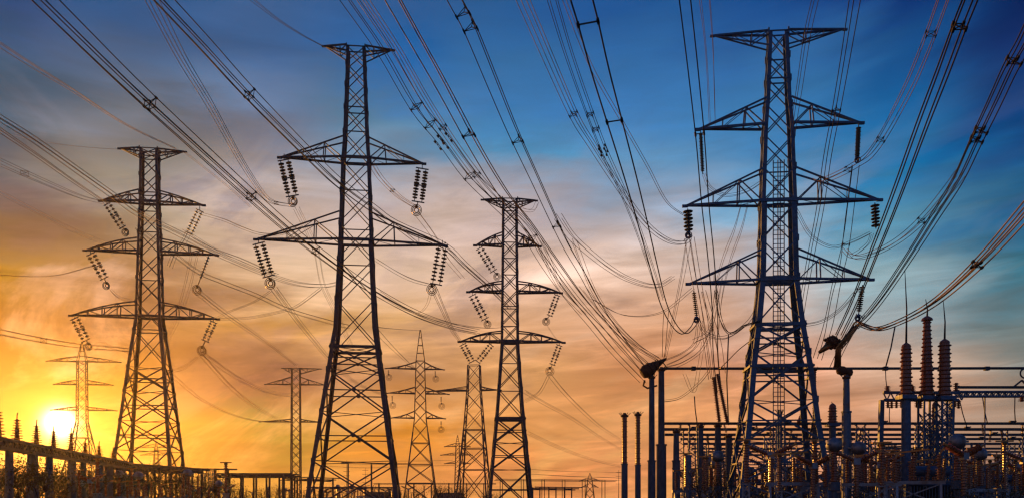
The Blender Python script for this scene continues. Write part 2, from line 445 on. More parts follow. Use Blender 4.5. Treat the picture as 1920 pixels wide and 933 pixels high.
    # insulator strings: (x0,y0,x1,y1,kind,width,ndisc,ring?)
    for x0, y0, x1, y1, kind, wd, nd, rg in strings:
        a = Vector(((x0 - cx) * k, 0, Z(y0))); b = Vector(((x1 - cx) * k, 0, Z(y1)))
        d = (b - a).normalized(); sv = Vector((-d.z, 0, d.x)).normalized()
        m = MB(); w = wd * k
        nd = max(6, int(nd * .66)) if kind == 'double' else nd
        offs = (-w * .29, w * .29) if kind == 'double' else (0,)
        for o in offs:
            A = a + sv * o; B = b + sv * o
            m.tube([A, A.lerp(B, .5), B], .05, 6)
            r = w * (.205 if kind == 'double' else .5)
            L = (B - A).length; ins0 = A + d * L * .06; ins1 = A + d * L * .94
            m.sheds(ins0, ins1, nd, r * (.16 if kind == 'double' else .3), r * 1.12, 10)
        if kind == 'double':
            for t in (0.0, .5, 1.0):
                c = a.lerp(b, t); m.bar(c - sv * w * .5, c + sv * w * .5, .14, .10)
            m.bar(a, a + Vector((0, 0, .8)), .1)
        ob = m.build('insulator_string', 'glass' if kind != 'brown' else 'ceramic', root, smooth=False)
        if rg:
            rx, ry, rr = rg
            c = Vector(((rx - cx) * k, 0, Z(ry))); R = rr * k
            h = MB()
            for q, (sc_, tilt) in enumerate(((1, .25), (.72, -.2), (.42, .1))):
                h.ring(c + Vector((0, (q - 1) * .18, R * .08 * q)), R * sc_, .05 + .012 * q, (sin(tilt) * .9, 1, .25), 16, 5)
            h.bar(b, c + Vector((0, 0, R * .6)), .12)
            h.box(c + Vector((0, 0, R * .85)), (.35, .3, .3))
            h.build('grading_ring', 'copper' if rr >= 8 else mt, ob, smooth=True)
    return root

# ------------------------------------------------------------------ conductors
def crom(p, n):
    out = []; q = [p[0] * 2 - p[1]] + p + [p[-1] * 2 - p[-2]]
    for i in range(1, len(q) - 2):
        for t in range(n):
            u = t / n; a, b, c, d = q[i - 1], q[i], q[i + 1], q[i + 2]
            out.append(.5 * ((2 * b) + (c - a) * u + (2 * a - 5 * b + 4 * c - d) * u * u + (3 * b - a - 3 * c + d) * u ** 3))
    out.append(p[-1]); return out
NSP = [0]
def line(label, pts, D0, D1, n=4, s0=.3, s1=None, r=.03, sp=(), m='wire', ext=0, group=None, cat='power line', flat=False, dampers=(), name='conductor_bundle'):
    pts = [Vector((a, b)) for a, b in pts]
    if s1 is None: s1 = s0
    if m == 'wire': r *= 1.22
    px = crom(pts, 6 if len(pts) > 4 else 9)
    if len(px) > 46: px = crom(pts, 4)
    acc = [0.0]
    for a, b in zip(px, px[1:]): acc.append(acc[-1] + (b - a).length)
    L = acc[-1]; lst = [(p, a / L) for p, a in zip(px, acc)]
    if ext:
        d = (px[0] - px[1]).normalized()
        lst = [(px[0] + d * e * ext, -e * ext / L) for e in (1.0, .5)] + lst
    cen = []
    for p, t in lst:
        inv = 1 / D0 + (1 / D1 - 1 / D0) * t
        cen.append((P(p.x, p.y, 1 / max(inv, 1 / 2000)), t))
    base = cen[len(cen) // 2][0]
    root = empty(name, base, label, cat, group)
    offs = {1: [(0, 0)], 2: [(-1, 0), (1, 0)], 3: [(-1, -.5), (1, -.5), (0, .8)], 4: [(-1, -.6), (1, -.8), (-.8, .8), (1, .6)],
            5: [(-1, -.6), (1, -.8), (-.8, .8), (1, .6), (.1, 0)], 6: [(-1, -.5), (-.1, -1), (1, -.6), (-.9, .7), (0, .4), (1, .9)]}[n]
    if flat: offs = [((i / (n - 1) * 2 - 1) if n > 1 else 0, (.15 if i % 2 else -.15)) for i in range(n)]
    C = []
    rng = random.Random(len(label) * 7 + int(pts[0].x))
    jit = [(rng.uniform(.85, 1.15), rng.uniform(.85, 1.15), rng.uniform(0, 6)) for _ in offs]
    frames = []
    for i, (c, t) in enumerate(cen):
        tg = (cen[min(i + 1, len(cen) - 1)][0] - cen[max(i - 1, 0)][0]).normalized()
        sd = tg.cross(Vector((0, 0, 1)))
        sd = sd.normalized() if sd.length > .05 else Vector((1, 0, 0))
        if sd.x < 0: sd = -sd
        # keep the bundle's cross-section square to the run
        u = sd.cross(tg).normalized(); frames.append((sd, u))
    for (ox, oy), (jx, jy, ph) in zip(offs, jit):
        c_ = []
        for (c, t), (sd, u) in zip(cen, frames):
            s = s0 + (s1 - s0) * min(max(t, 0), 1.2)
            wob = 1 + .10 * sin(t * 5 + ph)
            c_.append(c + (sd * ox * jx * wob + u * oy * jy * wob) * s - base)
        m_ = MB(); m_.tube(c_, r, 5); m_.build('conductor', m, root, smooth=True); C.append(c_)
    for t0 in sp:
        i = min(range(len(cen)), key=lambda q: abs(cen[q][1] - t0))
        q = MB(); pp = [c_[i] for c_ in C]; mid = sum(pp, Vector()) / len(pp)
        w = max(r * 1.3, .04)
        if len(pp) == 2: q.bar(pp[0], pp[1], w)
        else:
            for a in pp: q.bar(a, mid, w * .9)
            order = sorted(pp, key=lambda v: atan2((v - mid).z, (v - mid).x))
            for a, b in zip(order, order[1:] + order[:1]): q.bar(a, b, w * .8)
        for c_ in C:
            d = (c_[min(i + 1, len(c_) - 1)] - c_[max(i - 1, 0)]).normalized()
            q.bar(c_[i] - d * .16, c_[i] + d * .16, r * 2.8)
        q.build('spacer', 'wire_dark', root)
    for t0 in dampers:
        i = min(range(len(cen)), key=lambda q: abs(cen[q][1] - t0))
        q = MB()
        for c_ in C:
            d = (c_[min(i + 1, len(c_) - 1)] - c_[max(i - 1, 0)]).normalized(); c = c_[i]
            dn = Vector((0, 0, -.16))
            q.bar(c, c + dn, .05); q.bar(c + dn - d * .35, c + dn + d * .35, .03)
            for e in (-1, 1): q.bar(c + dn + d * .25 * e, c + dn + d * .42 * e, .11)
        q.build('vibration_damper', 'wire_dark', root)
    return root
# ------------------------------------------------------------------ the towers
T = 'lattice towers of the power lines'
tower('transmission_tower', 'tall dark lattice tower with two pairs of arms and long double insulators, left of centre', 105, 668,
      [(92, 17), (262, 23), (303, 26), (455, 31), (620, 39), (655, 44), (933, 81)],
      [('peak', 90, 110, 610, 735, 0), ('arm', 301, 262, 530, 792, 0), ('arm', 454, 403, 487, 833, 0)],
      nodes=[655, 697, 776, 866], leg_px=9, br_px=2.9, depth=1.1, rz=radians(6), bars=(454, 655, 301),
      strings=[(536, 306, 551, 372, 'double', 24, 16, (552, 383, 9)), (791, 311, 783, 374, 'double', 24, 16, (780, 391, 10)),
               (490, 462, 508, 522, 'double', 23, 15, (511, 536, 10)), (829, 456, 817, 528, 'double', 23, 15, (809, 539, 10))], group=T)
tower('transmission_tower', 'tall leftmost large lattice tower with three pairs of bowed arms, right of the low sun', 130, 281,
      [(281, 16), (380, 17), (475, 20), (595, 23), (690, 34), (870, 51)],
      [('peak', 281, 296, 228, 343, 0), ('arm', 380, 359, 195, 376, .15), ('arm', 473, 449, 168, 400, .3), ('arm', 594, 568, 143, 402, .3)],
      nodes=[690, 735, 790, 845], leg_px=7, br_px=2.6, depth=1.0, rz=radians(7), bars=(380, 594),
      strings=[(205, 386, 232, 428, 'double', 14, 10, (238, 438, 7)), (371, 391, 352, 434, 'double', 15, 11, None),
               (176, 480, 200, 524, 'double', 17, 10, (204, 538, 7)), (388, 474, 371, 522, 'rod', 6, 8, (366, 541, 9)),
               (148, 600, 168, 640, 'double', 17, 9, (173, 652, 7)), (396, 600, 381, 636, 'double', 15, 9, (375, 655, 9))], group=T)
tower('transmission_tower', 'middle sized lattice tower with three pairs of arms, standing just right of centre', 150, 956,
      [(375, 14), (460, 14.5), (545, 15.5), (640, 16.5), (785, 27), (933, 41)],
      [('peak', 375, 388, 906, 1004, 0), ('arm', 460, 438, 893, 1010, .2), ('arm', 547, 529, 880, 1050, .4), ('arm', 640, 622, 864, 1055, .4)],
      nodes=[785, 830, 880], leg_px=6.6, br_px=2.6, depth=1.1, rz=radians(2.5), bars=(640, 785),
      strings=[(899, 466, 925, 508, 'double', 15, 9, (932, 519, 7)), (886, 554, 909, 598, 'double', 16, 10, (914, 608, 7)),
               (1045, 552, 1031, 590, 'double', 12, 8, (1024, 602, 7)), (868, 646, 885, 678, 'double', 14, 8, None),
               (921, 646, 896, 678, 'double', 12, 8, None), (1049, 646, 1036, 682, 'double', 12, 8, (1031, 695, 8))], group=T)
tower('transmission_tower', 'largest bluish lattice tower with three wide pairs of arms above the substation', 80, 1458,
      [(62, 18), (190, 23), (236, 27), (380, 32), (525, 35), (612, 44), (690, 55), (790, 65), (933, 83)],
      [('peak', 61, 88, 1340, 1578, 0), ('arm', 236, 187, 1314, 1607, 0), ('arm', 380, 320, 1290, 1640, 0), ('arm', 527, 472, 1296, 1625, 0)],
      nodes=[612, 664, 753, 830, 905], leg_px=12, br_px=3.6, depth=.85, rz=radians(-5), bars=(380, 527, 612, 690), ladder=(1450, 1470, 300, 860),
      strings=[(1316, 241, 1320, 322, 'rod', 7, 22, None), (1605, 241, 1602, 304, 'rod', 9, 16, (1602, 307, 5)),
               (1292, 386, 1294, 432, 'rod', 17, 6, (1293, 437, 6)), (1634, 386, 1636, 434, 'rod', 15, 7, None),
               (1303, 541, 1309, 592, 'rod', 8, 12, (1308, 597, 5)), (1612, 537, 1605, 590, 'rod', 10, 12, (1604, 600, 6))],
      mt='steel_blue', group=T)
tower('transmission_tower', 'slender distant lattice tower with a pointed top and three arms, beside a twin further right', 270, 788,
      [(676, 8), (733, 9.5), (785, 11), (810, 14), (933, 30)],
      [('arm', 691, 678, 725, 831, -.3), ('arm', 737, 725, 728, 840, -.2), ('arm', 783, 770, 735, 833, -.3)],
      nodes=[830, 870, 905], leg_px=2.9, br_px=1.4, depth=1.1, rz=radians(8), simple=True, spike=618, group=T,
      strings=[(816, 694, 816, 703, 'rod', 3, 4, (817, 709, 6)), (827, 742, 827, 752, 'rod', 3, 4, (828, 760, 6)), (827, 788, 827, 796, 'rod', 3, 4, (827, 804, 6)),
               (729, 694, 729, 703, 'rod', 3, 4, (730, 708, 6)), (736, 742, 736, 752, 'rod', 3, 4, (737, 760, 6))])
tower('transmission_tower', 'distant lattice tower with one single pair of arms, close left of the middle tower', 290, 889,
      [(684, 11), (730, 12.5), (805, 18), (933, 28)],
      [('arm', 731, 724, 800, 938, -.3)], nodes=[805, 840, 880], leg_px=3.1, br_px=1.5, depth=1.1, rz=radians(-8), simple=True, group=T)
tower('transmission_tower', 'narrow straight distant lattice mast with flat top, left of the tall centre tower', 300, 555,
      [(690, 7.5), (933, 8.5)], [('peak', 690, 700, 530, 600, 0), ('arm', 720, 706, 500, 608, 0), ('arm', 790, 785, 490, 600, 0)],
      leg_px=2.4, br_px=1.4, depth=1, rz=radians(5), simple=True, group=T)
tower('transmission_tower', 'thin distant lattice tower with spiked top glowing right beside the sun', 280, 154,
      [(676, 8), (790, 9), (845, 19)], [('arm', 677, 668, 92, 222, .2), ('arm', 720, 712, 105, 208, .2), ('arm', 768, 762, 100, 215, .2)],
      nodes=[820, 870], leg_px=2.2, br_px=1.3, depth=1, rz=radians(6), simple=True, spike=640, group=T)
tower('transmission_tower', 'tiny far lattice tower seen between the legs of the leftmost large tower', 520, 293,
      [(840, 3), (862, 4), (900, 9)], [('arm', 838, 832, 256, 330, .2), ('arm', 852, 847, 265, 320, .2)],
      leg_px=1.6, br_px=1.0, depth=1, simple=True, spike=826, group=T)
tower('transmission_tower', 'tiny far lattice tower low on the horizon right of the middle tower', 560, 1106,
      [(895, 3.5), (933, 8)], [('arm', 900, 895, 1088, 1124, .2), ('arm', 912, 907, 1092, 1120, .2)],
      leg_px=1.6, br_px=1.0, depth=1, simple=True, spike=886, group=T)
tower('transmission_tower', 'faint far lattice tower half hidden left of the distant single-armed tower', 420, 858,
      [(830, 3), (933, 6)], [('arm', 836, 830, 835, 880, .2), ('arm', 852, 848, 828, 884, .2), ('arm', 868, 864, 835, 880, .2)],
      leg_px=1.6, br_px=1.1, depth=1, simple=True, spike=815, group=T)
# ------------------------------------------------------------------ the lines
G = 'conductor bundles strung over the yard'
X = 220
# upper left
line('broad bundle of conductors from the top left edge running down behind the tall centre tower', [(78, 0), (240, 157), (400, 303), (536, 425), (640, 505), (707, 549), (780, 588), (845, 611), (895, 622)], 52, 150, 6, .50, .42, .042, (.27, .53, .66), 'wire_dark', X, G)
line('four thin wires fanning from the top edge down to the upper left insulator of the centre tower', [(283, 0), (338, 105), (393, 195), (450, 298), (490, 360), (512, 379), (550, 386)], 58, 105, 4, .38, .2, .022, (.93,), 'wire', X, G)
line('broad bundle from the top edge passing behind the upper left arm of the centre tower', [(302, 0), (385, 88), (467, 177), (586, 297), (637, 345), (700, 392), (740, 420), (830, 460), (872, 498), (925, 545), (955, 575)], 52, 150, 6, .42, .4, .037, (.26, .80), 'wire_dark', X, G)
line('pair of earth wires from the top edge to the left tip of the tall centre tower', [(474, 0), (520, 36), (567, 66), (610, 89)], 70, 105, 3, .18, .05, .02, (), 'wire_dark', X, G)
line('light bundle from behind the centre tower to its upper right insulator', [(693, 300), (715, 335), (745, 366), (765, 380), (779, 388)], 112, 105, 4, .35, .2, .024, (.55,), 'wire', 0, G)
line('wide bundle crossing the right tip of the centre tower down toward the twin posts', [(655, 0), (718, 92), (780, 200), (830, 262), (880, 330), (940, 388), (985, 432), (1025, 495), (1065, 550), (1112, 606), (1152, 655), (1207, 712)], 48, 82, 4, .42, .36, .024, (.26, .30, .44, .62), 'wire_dark', X, G, dampers=(.34,))
line('fine bundle overlapping the right tip of the centre tower and the top of the middle tower', [(682, 0), (745, 95), (800, 190), (862, 285), (925, 365), (975, 408), (1008, 450), (1050, 535), (1095, 585)], 50, 84, 4, .30, .3, .018, (.38, .55), 'wire', X, G)
line('three heavy conductors crossing in front of the blue sky above the middle tower', [(740, 0), (780, 72), (832, 165), (893, 278), (945, 362), (985, 412), (1035, 482), (1092, 560), (1140, 612), (1180, 655), (1208, 690)], 46, 82, 3, .48, .36, .030, (.36,), 'wire', X, G)
line('three heavy conductors with dark clamp clusters near the top edge, left of the twin wires', [(858, 0), (884, 50), (925, 150), (962, 240), (1003, 330), (1057, 448), (1095, 515), (1130, 580), (1180, 650), (1222, 690)], 46, 82, 3, .48, .3, .030, (.035, .07, .36, .60), 'wire_dark', X, G)
line('sagging loop of wires branching right from the heavy conductors to open sky', [(1047, 405), (1070, 440), (1096, 466), (1138, 500), (1180, 524), (1229, 536), (1262, 520)], 66, 88, 4, .3, .2, .018, (), 'wire', 0, G)
line('four fine wires from the top edge to the middle left insulator of the bluish tower', [(980, 0), (1024, 100), (1075, 214), (1110, 272), (1150, 335), (1190, 393), (1222, 430), (1256, 452), (1284, 454), (1294, 440)], 56, 80, 4, .34, .2, .020, (.39,), 'wire', X, G)
line('close dark wires running left of the thick twin wires with a spacer partway down', [(1036, 0), (1067, 103), (1106, 215), (1135, 290), (1165, 355), (1192, 420), (1222, 505), (1240, 560)], 52, 80, 4, .30, .2, .022, (.38, .42), 'wire_dark', X, G, dampers=(.5,))
line('thick twin wires from the top edge held by two cross spacers', [(1093, 0), (1105, 43), (1127, 132), (1153, 227), (1176, 310), (1198, 393), (1225, 499), (1243, 566), (1262, 606), (1282, 625), (1299, 612), (1307, 596)], 40, 80, 2, .56, .22, .047, (.065, .345), 'wire_dark', X, G)
line('thin pair of wires from the blue sky to the middle left insulator tip of the bluish tower', [(1058, 0), (1107, 122), (1165, 226), (1213, 310), (1250, 378), (1288, 407)], 60, 80, 2, .15, .1, .020, (), 'wire', X, G)
line('two droppers hanging to the top of the twin posts from the thick wires', [(1250, 580), (1247, 620), (1244, 668)], 76, 82, 2, .25, .12, .025, (), 'wire', 0, G)
line('pair of stout wires descending past the left arm tips of the bluish tower', [(1282, 0), (1300, 150), (1313, 270), (1322, 382), (1333, 485), (1340, 580), (1341, 660), (1348, 735)], 52, 74, 2, .36, .2, .045, (.33,), 'wire_dark', X, G)
line('four faint vertical wires above the upper left arm of the bluish tower', [(1322, 0), (1329, 80), (1333, 160), (1336, 234)], 70, 86, 4, .42, .3, .018, (), 'wire', X, G)
line('faint fan of wires below the middle left arm of the bluish tower', [(1396, 382), (1383, 430), (1360, 492), (1345, 560), (1338, 640)], 84, 100, 4, .36, .5, .020, (), 'wire', 0, G)
line('three wires crossing the peak arm of the bluish tower just right of its top', [(1528, 0), (1514, 62), (1498, 165), (1488, 232), (1478, 330)], 60, 84, 3, .28, .25, .026, (.25,), 'wire_dark', X, G)
line('three wires crossing the right tip of the peak arm of the bluish tower', [(1602, 0), (1586, 100), (1568, 205), (1552, 290), (1538, 389), (1521, 475), (1506, 560), (1498, 620)], 54, 88, 3, .36, .25, .033, (.33,), 'wire_dark', X, G)
line('three wires hanging straight down from the upper right insulator of the bluish tower', [(1602, 310), (1593, 386), (1582, 471), (1566, 540), (1550, 615), (1532, 672)], 80, 84, 3, .38, .5, .036, (.42,), 'wire_dark', 0, G)
line('curved bundle of four wires sweeping to the upper right insulator of the bluish tower', [(1768, 0), (1745, 64), (1713, 143), (1686, 198), (1658, 250), (1630, 290), (1603, 309), (1575, 325), (1545, 337), (1530, 332)], 56, 80, 4, .36, .28, .024, (.17, .66, .86), 'wire', X, G)
line('stout bundle from the top edge down past the right end of the lower arm', [(1817, 0), (1797, 50), (1767, 132), (1728, 235), (1692, 335), (1664, 410), (1637, 478), (1616, 532), (1596, 580), (1572, 630)], 46, 78, 4, .36, .3, .052, (.08,), 'wire_dark', X, G)
line('steep sweep of four wires from the right edge with a dark spacer cluster halfway', [(1945, 25), (1920, 80), (1893, 128), (1862, 195), (1830, 262), (1795, 337), (1748, 412), (1705, 480), (1658, 550), (1625, 592), (1604, 612)], 46, 76, 5, .36, .26, .042, (.14, .36, .375, .40), 'wire_dark', X, G)
line('slack loop branching off the steep sweep toward the middle right insulator', [(1800, 325), (1777, 356), (1740, 400), (1700, 438), (1660, 464), (1620, 480), (1597, 480), (1583, 468)], 62, 80, 4, .30, .22, .022, (.42,), 'wire', 0, G)
line('short drop of wires below the middle right insulator of the bluish tower', [(1634, 438), (1628, 455), (1612, 470), (1598, 478)], 80, 80, 3, .2, .2, .022, (), 'copper', 0, G)
line('lowest sagging bundle at the right edge with a brass clamp over the three tall bushings', [(1950, 362), (1890, 432), (1840, 487), (1785, 539), (1740, 574), (1690, 601), (1645, 616), (1610, 606)], 48, 76, 5, .36, .2, .042, (.40, .42), 'wire', X, G)
line('gilded drop from the lower right insulator of the bluish tower down to the cable clamp', [(1608, 604), (1596, 622), (1580, 645), (1566, 652)], 77, 77, 4, .35, .3, .06, (), 'copper', 0, G)
line('low bundle curving from the bluish tower legs to its lower right insulator', [(1500, 610), (1540, 602), (1575, 580), (1600, 552), (1612, 538)], 84, 80, 3, .25, .15, .022, (), 'wire', 0, G)
line('slanting wires fanning under the lower right arm to the dark cable clamp', [(1612, 590), (1585, 640), (1560, 690)], 80, 80, 3, .5, .35, .035, (), 'wire_dark', 0, G)
# centre
line('loop of wires from behind the centre tower to its lower right insulator ring', [(704, 486), (745, 511), (775, 525), (808, 534)], 108, 105, 3, .28, .2, .020, (), 'wire', 0, G)
line('wires falling from the upper right insulator of the centre tower behind the arm tip', [(783, 400), (812, 440), (836, 482), (868, 520)], 106, 140, 3, .4, .3, .024, (), 'wire', 0, G)
line('wires falling from the lower right insulator of the centre tower to the middle tower', [(815, 545), (833, 585), (848, 618), (863, 640)], 106, 150, 4, .38, .2, .026, (), 'wire', 0, G)
line('slender link between the lower right insulator ring and the bundle beneath it', [(808, 548), (802, 568), (792, 582), (778, 588)], 105, 118, 2, .15, .15, .018, (), 'wire', 0, G)
line('four strands from the upper left insulator of the centre tower slanting behind its leg', [(556, 390), (590, 462), (604, 530), (627, 580), (660, 650)], 106, 150, 4, .34, .3, .018, (), 'wire', 0, G)
line('four strands from the lower left insulator of the centre tower slanting to the distant twins', [(514, 540), (560, 603), (590, 640), (618, 673), (665, 715), (725, 742)], 106, 260, 4, .36, .3, .028, (), 'wire', 0, G)
line('taut wires from the top of the pointed distant tower to the centre tower', [(700, 612), (740, 616), (788, 619)], 150, 270, 2, .3, .12, .035, (), 'wire', 0, G)
line('wires descending to the left shoulder of the pointed distant tower', [(706, 617), (738, 652), (760, 674), (778, 690)], 160, 270, 3, .6, .3, .035, (), 'wire', 0, G)
line('sagging wires right of the middle tower heading for the far horizon, upper run', [(1032, 702), (1056, 732), (1088, 765), (1125, 798), (1165, 824)], 150, 420, 3, .45, .5, .030, (), 'wire', 0, G)
line('sagging wires right of the middle tower heading for the far horizon, middle run', [(984, 733), (1025, 757), (1071, 782), (1120, 815), (1165, 842)], 160, 420, 3, .4, .5, .030, (), 'wire', 0, G)
line('sagging wires right of the middle tower heading for the far horizon, lowest run', [(991, 811), (1040, 834), (1088, 853), (1130, 866), (1165, 874)], 170, 420, 3, .4, .5, .028, (), 'wire', 0, G)
line('slack strands from the lower right insulator ring of the middle tower back to its mast', [(1028, 703), (1010, 735), (983, 752)], 150, 155, 3, .3, .3, .024, (), 'wire', 0, G)
line('two hair-thin wires hanging below the middle right insulator ring of the middle tower', [(1026, 610), (1038, 628), (1048, 640)], 150, 150, 2, .5, .2, .014, (), 'wire', 0, G)
# left
line('earth wires from the left edge to the top of the leftmost large tower', [(-25, 64), (0, 83), (60, 122), (135, 168), (233, 232), (330, 279)], 66, 130, 3, .28, .1, .024, (), 'wire', 90, G)
line('heavy wires from the left edge to the upper arm tip of the leftmost large tower', [(-25, 226), (0, 244), (69, 291), (137, 339), (198, 380)], 70, 130, 3, .26, .2, .040, (), 'wire_dark', 90, G)
line('long bundle from the left edge passing behind the leftmost large tower toward the centre tower', [(-25, 205), (0, 222), (64, 262), (165, 333), (219, 371), (260, 400), (343, 441), (403, 473), (500, 514), (560, 532), (610, 535), (642, 528)], 72, 150, 4, .30, .4, .028, (), 'wire', 90, G)
line('gently sagging bundle below the heavy wires at the left edge', [(-25, 292), (0, 304), (70, 336), (144, 367), (196, 381)], 80, 130, 4, .45, .3, .024, (.35,), 'wire_dark', 90, G)
line('pale slack wire from the left edge to the middle left insulator of the leftmost tower', [(-25, 514), (0, 515), (60, 518), (110, 515), (174, 498)], 110, 130, 2, .2, .12, .024, (), 'wire', 60, G)
line('drooping bundle from the left edge above the sun to the leftmost tower', [(-25, 612), (0, 622), (70, 636), (140, 647), (200, 652), (250, 656)], 90, 132, 4, .45, .3, .024, (.4,), 'wire', 60, G)
line('short slack wires from the lowest left insulator of the leftmost tower to its body', [(176, 655), (186, 645), (215, 652), (250, 663)], 130, 132, 3, .4, .25, .02, (), 'wire', 0, G)
line('bowed wires from the upper right insulator of the leftmost tower to the centre tower arm', [(374, 399), (422, 413), (455, 427), (490, 438), (530, 438), (565, 424)], 130, 112, 3, .3, .2, .022, (), 'wire', 0, G)
line('bundle from the middle right arm of the leftmost tower crossing behind the centre tower', [(255, 425), (330, 480), (372, 510), (420, 530), (480, 553), (540, 580), (622, 604), (655, 612)], 130, 150, 4, .36, .45, .028, (), 'wire_dark', 0, G)
line('upper partner bundle sloping from the leftmost tower to the lower left arm of the centre tower', [(345, 432), (400, 466), (450, 485), (500, 507), (520, 515)], 130, 108, 3, .3, .25, .026, (), 'wire_dark', 0, G)
line('wires from the middle right insulator ring of the leftmost tower to the flat-topped mast', [(369, 546), (405, 575), (440, 600), (500, 642), (557, 686)], 130, 300, 4, .40, .45, .032, (), 'wire', 0, G)
line('loose arc between the leftmost tower and the lower left insulator ring of the centre tower', [(404, 597), (430, 584), (475, 566), (508, 545)], 128, 106, 2, .2, .15, .02, (), 'wire', 0, G)
line('long flat arc from the lowest right arm of the leftmost tower toward the centre tower', [(405, 598), (470, 595), (533, 582), (560, 572), (602, 541)], 130, 110, 3, .22, .2, .018, (), 'wire', 0, G)
line('wires from the lowest right insulator of the leftmost tower to the upper arm of the flat-topped mast', [(379, 660), (430, 697), (480, 725), (520, 738), (552, 742)], 130, 300, 3, .40, .5, .034, (), 'wire', 0, G)
line('wires from the lowest right insulator of the leftmost tower to the lower arm of the flat-topped mast', [(378, 664), (410, 700), (440, 731), (480, 762), (522, 786)], 130, 300, 3, .40, .5, .034, (), 'wire', 0, G)
line('slack wires between the body and the lowest right insulator of the leftmost tower', [(312, 697), (345, 688), (372, 668)], 131, 130, 3, .35, .25, .02, (), 'wire', 0, G)
line('wires emerging low behind the leftmost tower and ending on the straight mast', [(318, 698), (350, 727), (384, 752), (440, 778), (495, 790), (550, 793)], 140, 300, 2, .35, .4, .034, (), 'wire', 0, G)
line('strands slanting down behind the leftmost tower from its middle right arm', [(366, 470), (350, 540), (330, 600), (310, 640)], 128, 134, 4, .5, .3, .018, (), 'wire', 0, G)
line('short wires from the left insulator rings of the leftmost tower in to its mast', [(207, 542), (222, 556), (240, 562), (256, 564)], 130, 131, 3, .3, .3, .02, (), 'wire', 0, G)
# over the substation
line('thin slack wires from the twin posts up to the lower left insulator of the bluish tower', [(1248, 680), (1280, 665), (1305, 642), (1312, 600)], 82, 80, 4, .35, .2, .02, (), 'wire', 0, G)
line('four gold strands falling from the middle left insulator of the bluish tower', [(1293, 445), (1305, 520), (1316, 580), (1325, 640), (1334, 710)], 80, 78, 4, .42, .25, .024, (), 'wire', 0, G)
line('curved lead from the lower left arm of the bluish tower to its leg', [(1342, 545), (1350, 595), (1364, 622), (1380, 621), (1396, 610), (1425, 602)], 80, 76, 3, .14, .08, .035, (), 'wire_dark', 0, G)
line('loose vee of fine wires hanging left of the slanted bushing strings', [(1283, 700), (1300, 735), (1310, 690), (1318, 640)], 84, 80, 2, .2, .15, .016, (), 'wire', 0, G)
line('long sagging strands approaching the twin posts from behind, lower fan', [(1090, 540), (1130, 590), (1180, 640), (1232, 672)], 92, 82, 4, .38, .2, .022, (), 'wire', 0, G)
line('far sagging strands approaching the twin posts from the left, upper fan', [(1075, 450), (1110, 540), (1150, 600), (1195, 645), (1238, 674)], 88, 82, 3, .32, .15, .022, (), 'wire', 0, G)
line('wire running from the cable clamp to the far corner of the bluish tower', [(1404, 640), (1385, 655), (1368, 672), (1350, 690)], 80, 84, 1, 0, 0, .045, (), 'copper', 0, G)
line('three almost level far wires low between the middle tower and the ribbed posts', [(985, 884), (1060, 888), (1120, 890), (1170, 892)], 300, 300, 3, 1.4, 1.4, .045, (), 'wire', 0, G)
line('nearly level far wires crossing low behind the tall centre tower legs', [(590, 868), (680, 872), (770, 870), (850, 868)], 300, 320, 3, 1.6, 1.6, .045, (), 'wire', 0, G)
line('very faint slack pair crossing the brown cloud left of the leftmost tower', [(-20, 350), (60, 392), (130, 428), (200, 458)], 170, 190, 2, .8, .8, .022, (), 'wire', 40, G)
line('single hair-thin earth wire meeting the left tip of the leftmost tower top', [(0, 246), (60, 262), (140, 274), (228, 281)], 170, 130, 1, 0, 0, .022, (), 'wire', 60, G)
line('thin wires leaving the leftmost tower top right tip and dipping behind its neighbour wires', [(343, 283), (380, 312), (430, 352), (470, 388)], 130, 150, 2, .2, .2, .022, (), 'wire', 0, G)
line('fine looping strands left of the bluish tower legs above the busbar', [(1300, 640), (1330, 620), (1345, 560), (1352, 520)], 84, 84, 3, .3, .2, .018, (), 'wire', 0, G)
line('slack double wire from the twin posts top toward the slanted strings', [(1246, 690), (1280, 680), (1315, 655), (1336, 610)], 83, 82, 3, .2, .15, .018, (), 'wire', 0, G)
line('copper coloured slack strand crossing under the twin posts to the busbar', [(1240, 752), (1275, 745), (1310, 718), (1330, 694)], 86, 86, 3, .15, .15, .02, (), 'copper', 0, G)
line('upright strands from the slanted strings up past the lower left arm', [(1352, 700), (1345, 640), (1330, 590), (1318, 545)], 80, 79, 3, .4, .25, .022, (), 'wire', 0, G)
line('loose jumper loop hanging between the upper left insulator and the body of the bluish tower', [(1320, 326), (1332, 352), (1362, 366), (1400, 358), (1432, 338)], 80, 80, 3, .22, .18, .018, (), 'wire', 0, G)
line('loose jumper loop hanging under the middle right arm of the bluish tower', [(1492, 392), (1520, 440), (1560, 462), (1598, 452), (1632, 436)], 80, 80, 3, .22, .18, .018, (), 'wire', 0, G)
line('jumper loop dipping under the lower left arm of the bluish tower', [(1309, 600), (1325, 625), (1360, 632), (1400, 606), (1424, 570)], 80, 80, 3, .22, .18, .020, (), 'wire', 0, G)
line('three sagging strands from the middle left insulator toward the twin posts', [(1290, 446), (1278, 520), (1262, 600), (1246, 672)], 80, 82, 3, .3, .15, .018, (), 'wire', 0, G)
line('fine sagging pair from the bluish tower lower left arm across to the middle tower wires', [(1300, 540), (1240, 585), (1170, 590), (1110, 560)], 80, 88, 2, .25, .2, .018, (), 'wire', 0, G)
line('slack pair sagging from the middle tower upper right arm tip', [(966, 378), (980, 392), (1000, 394), (1008, 380)], 148, 140, 3, .3, .3, .022, (), 'wire', 0, G)
line('long shallow sag of strands from the centre tower body to the middle tower lower arm', [(708, 546), (760, 578), (830, 602), (905, 614), (960, 612)], 106, 150, 2, .35, .3, .022, (), 'wire', 0, G)
line('loose strands under the leftmost tower upper right insulator joining its middle arm', [(352, 436), (344, 452), (328, 476), (318, 500)], 130, 130, 4, .35, .4, .022, (), 'wire_dark', 0, G)
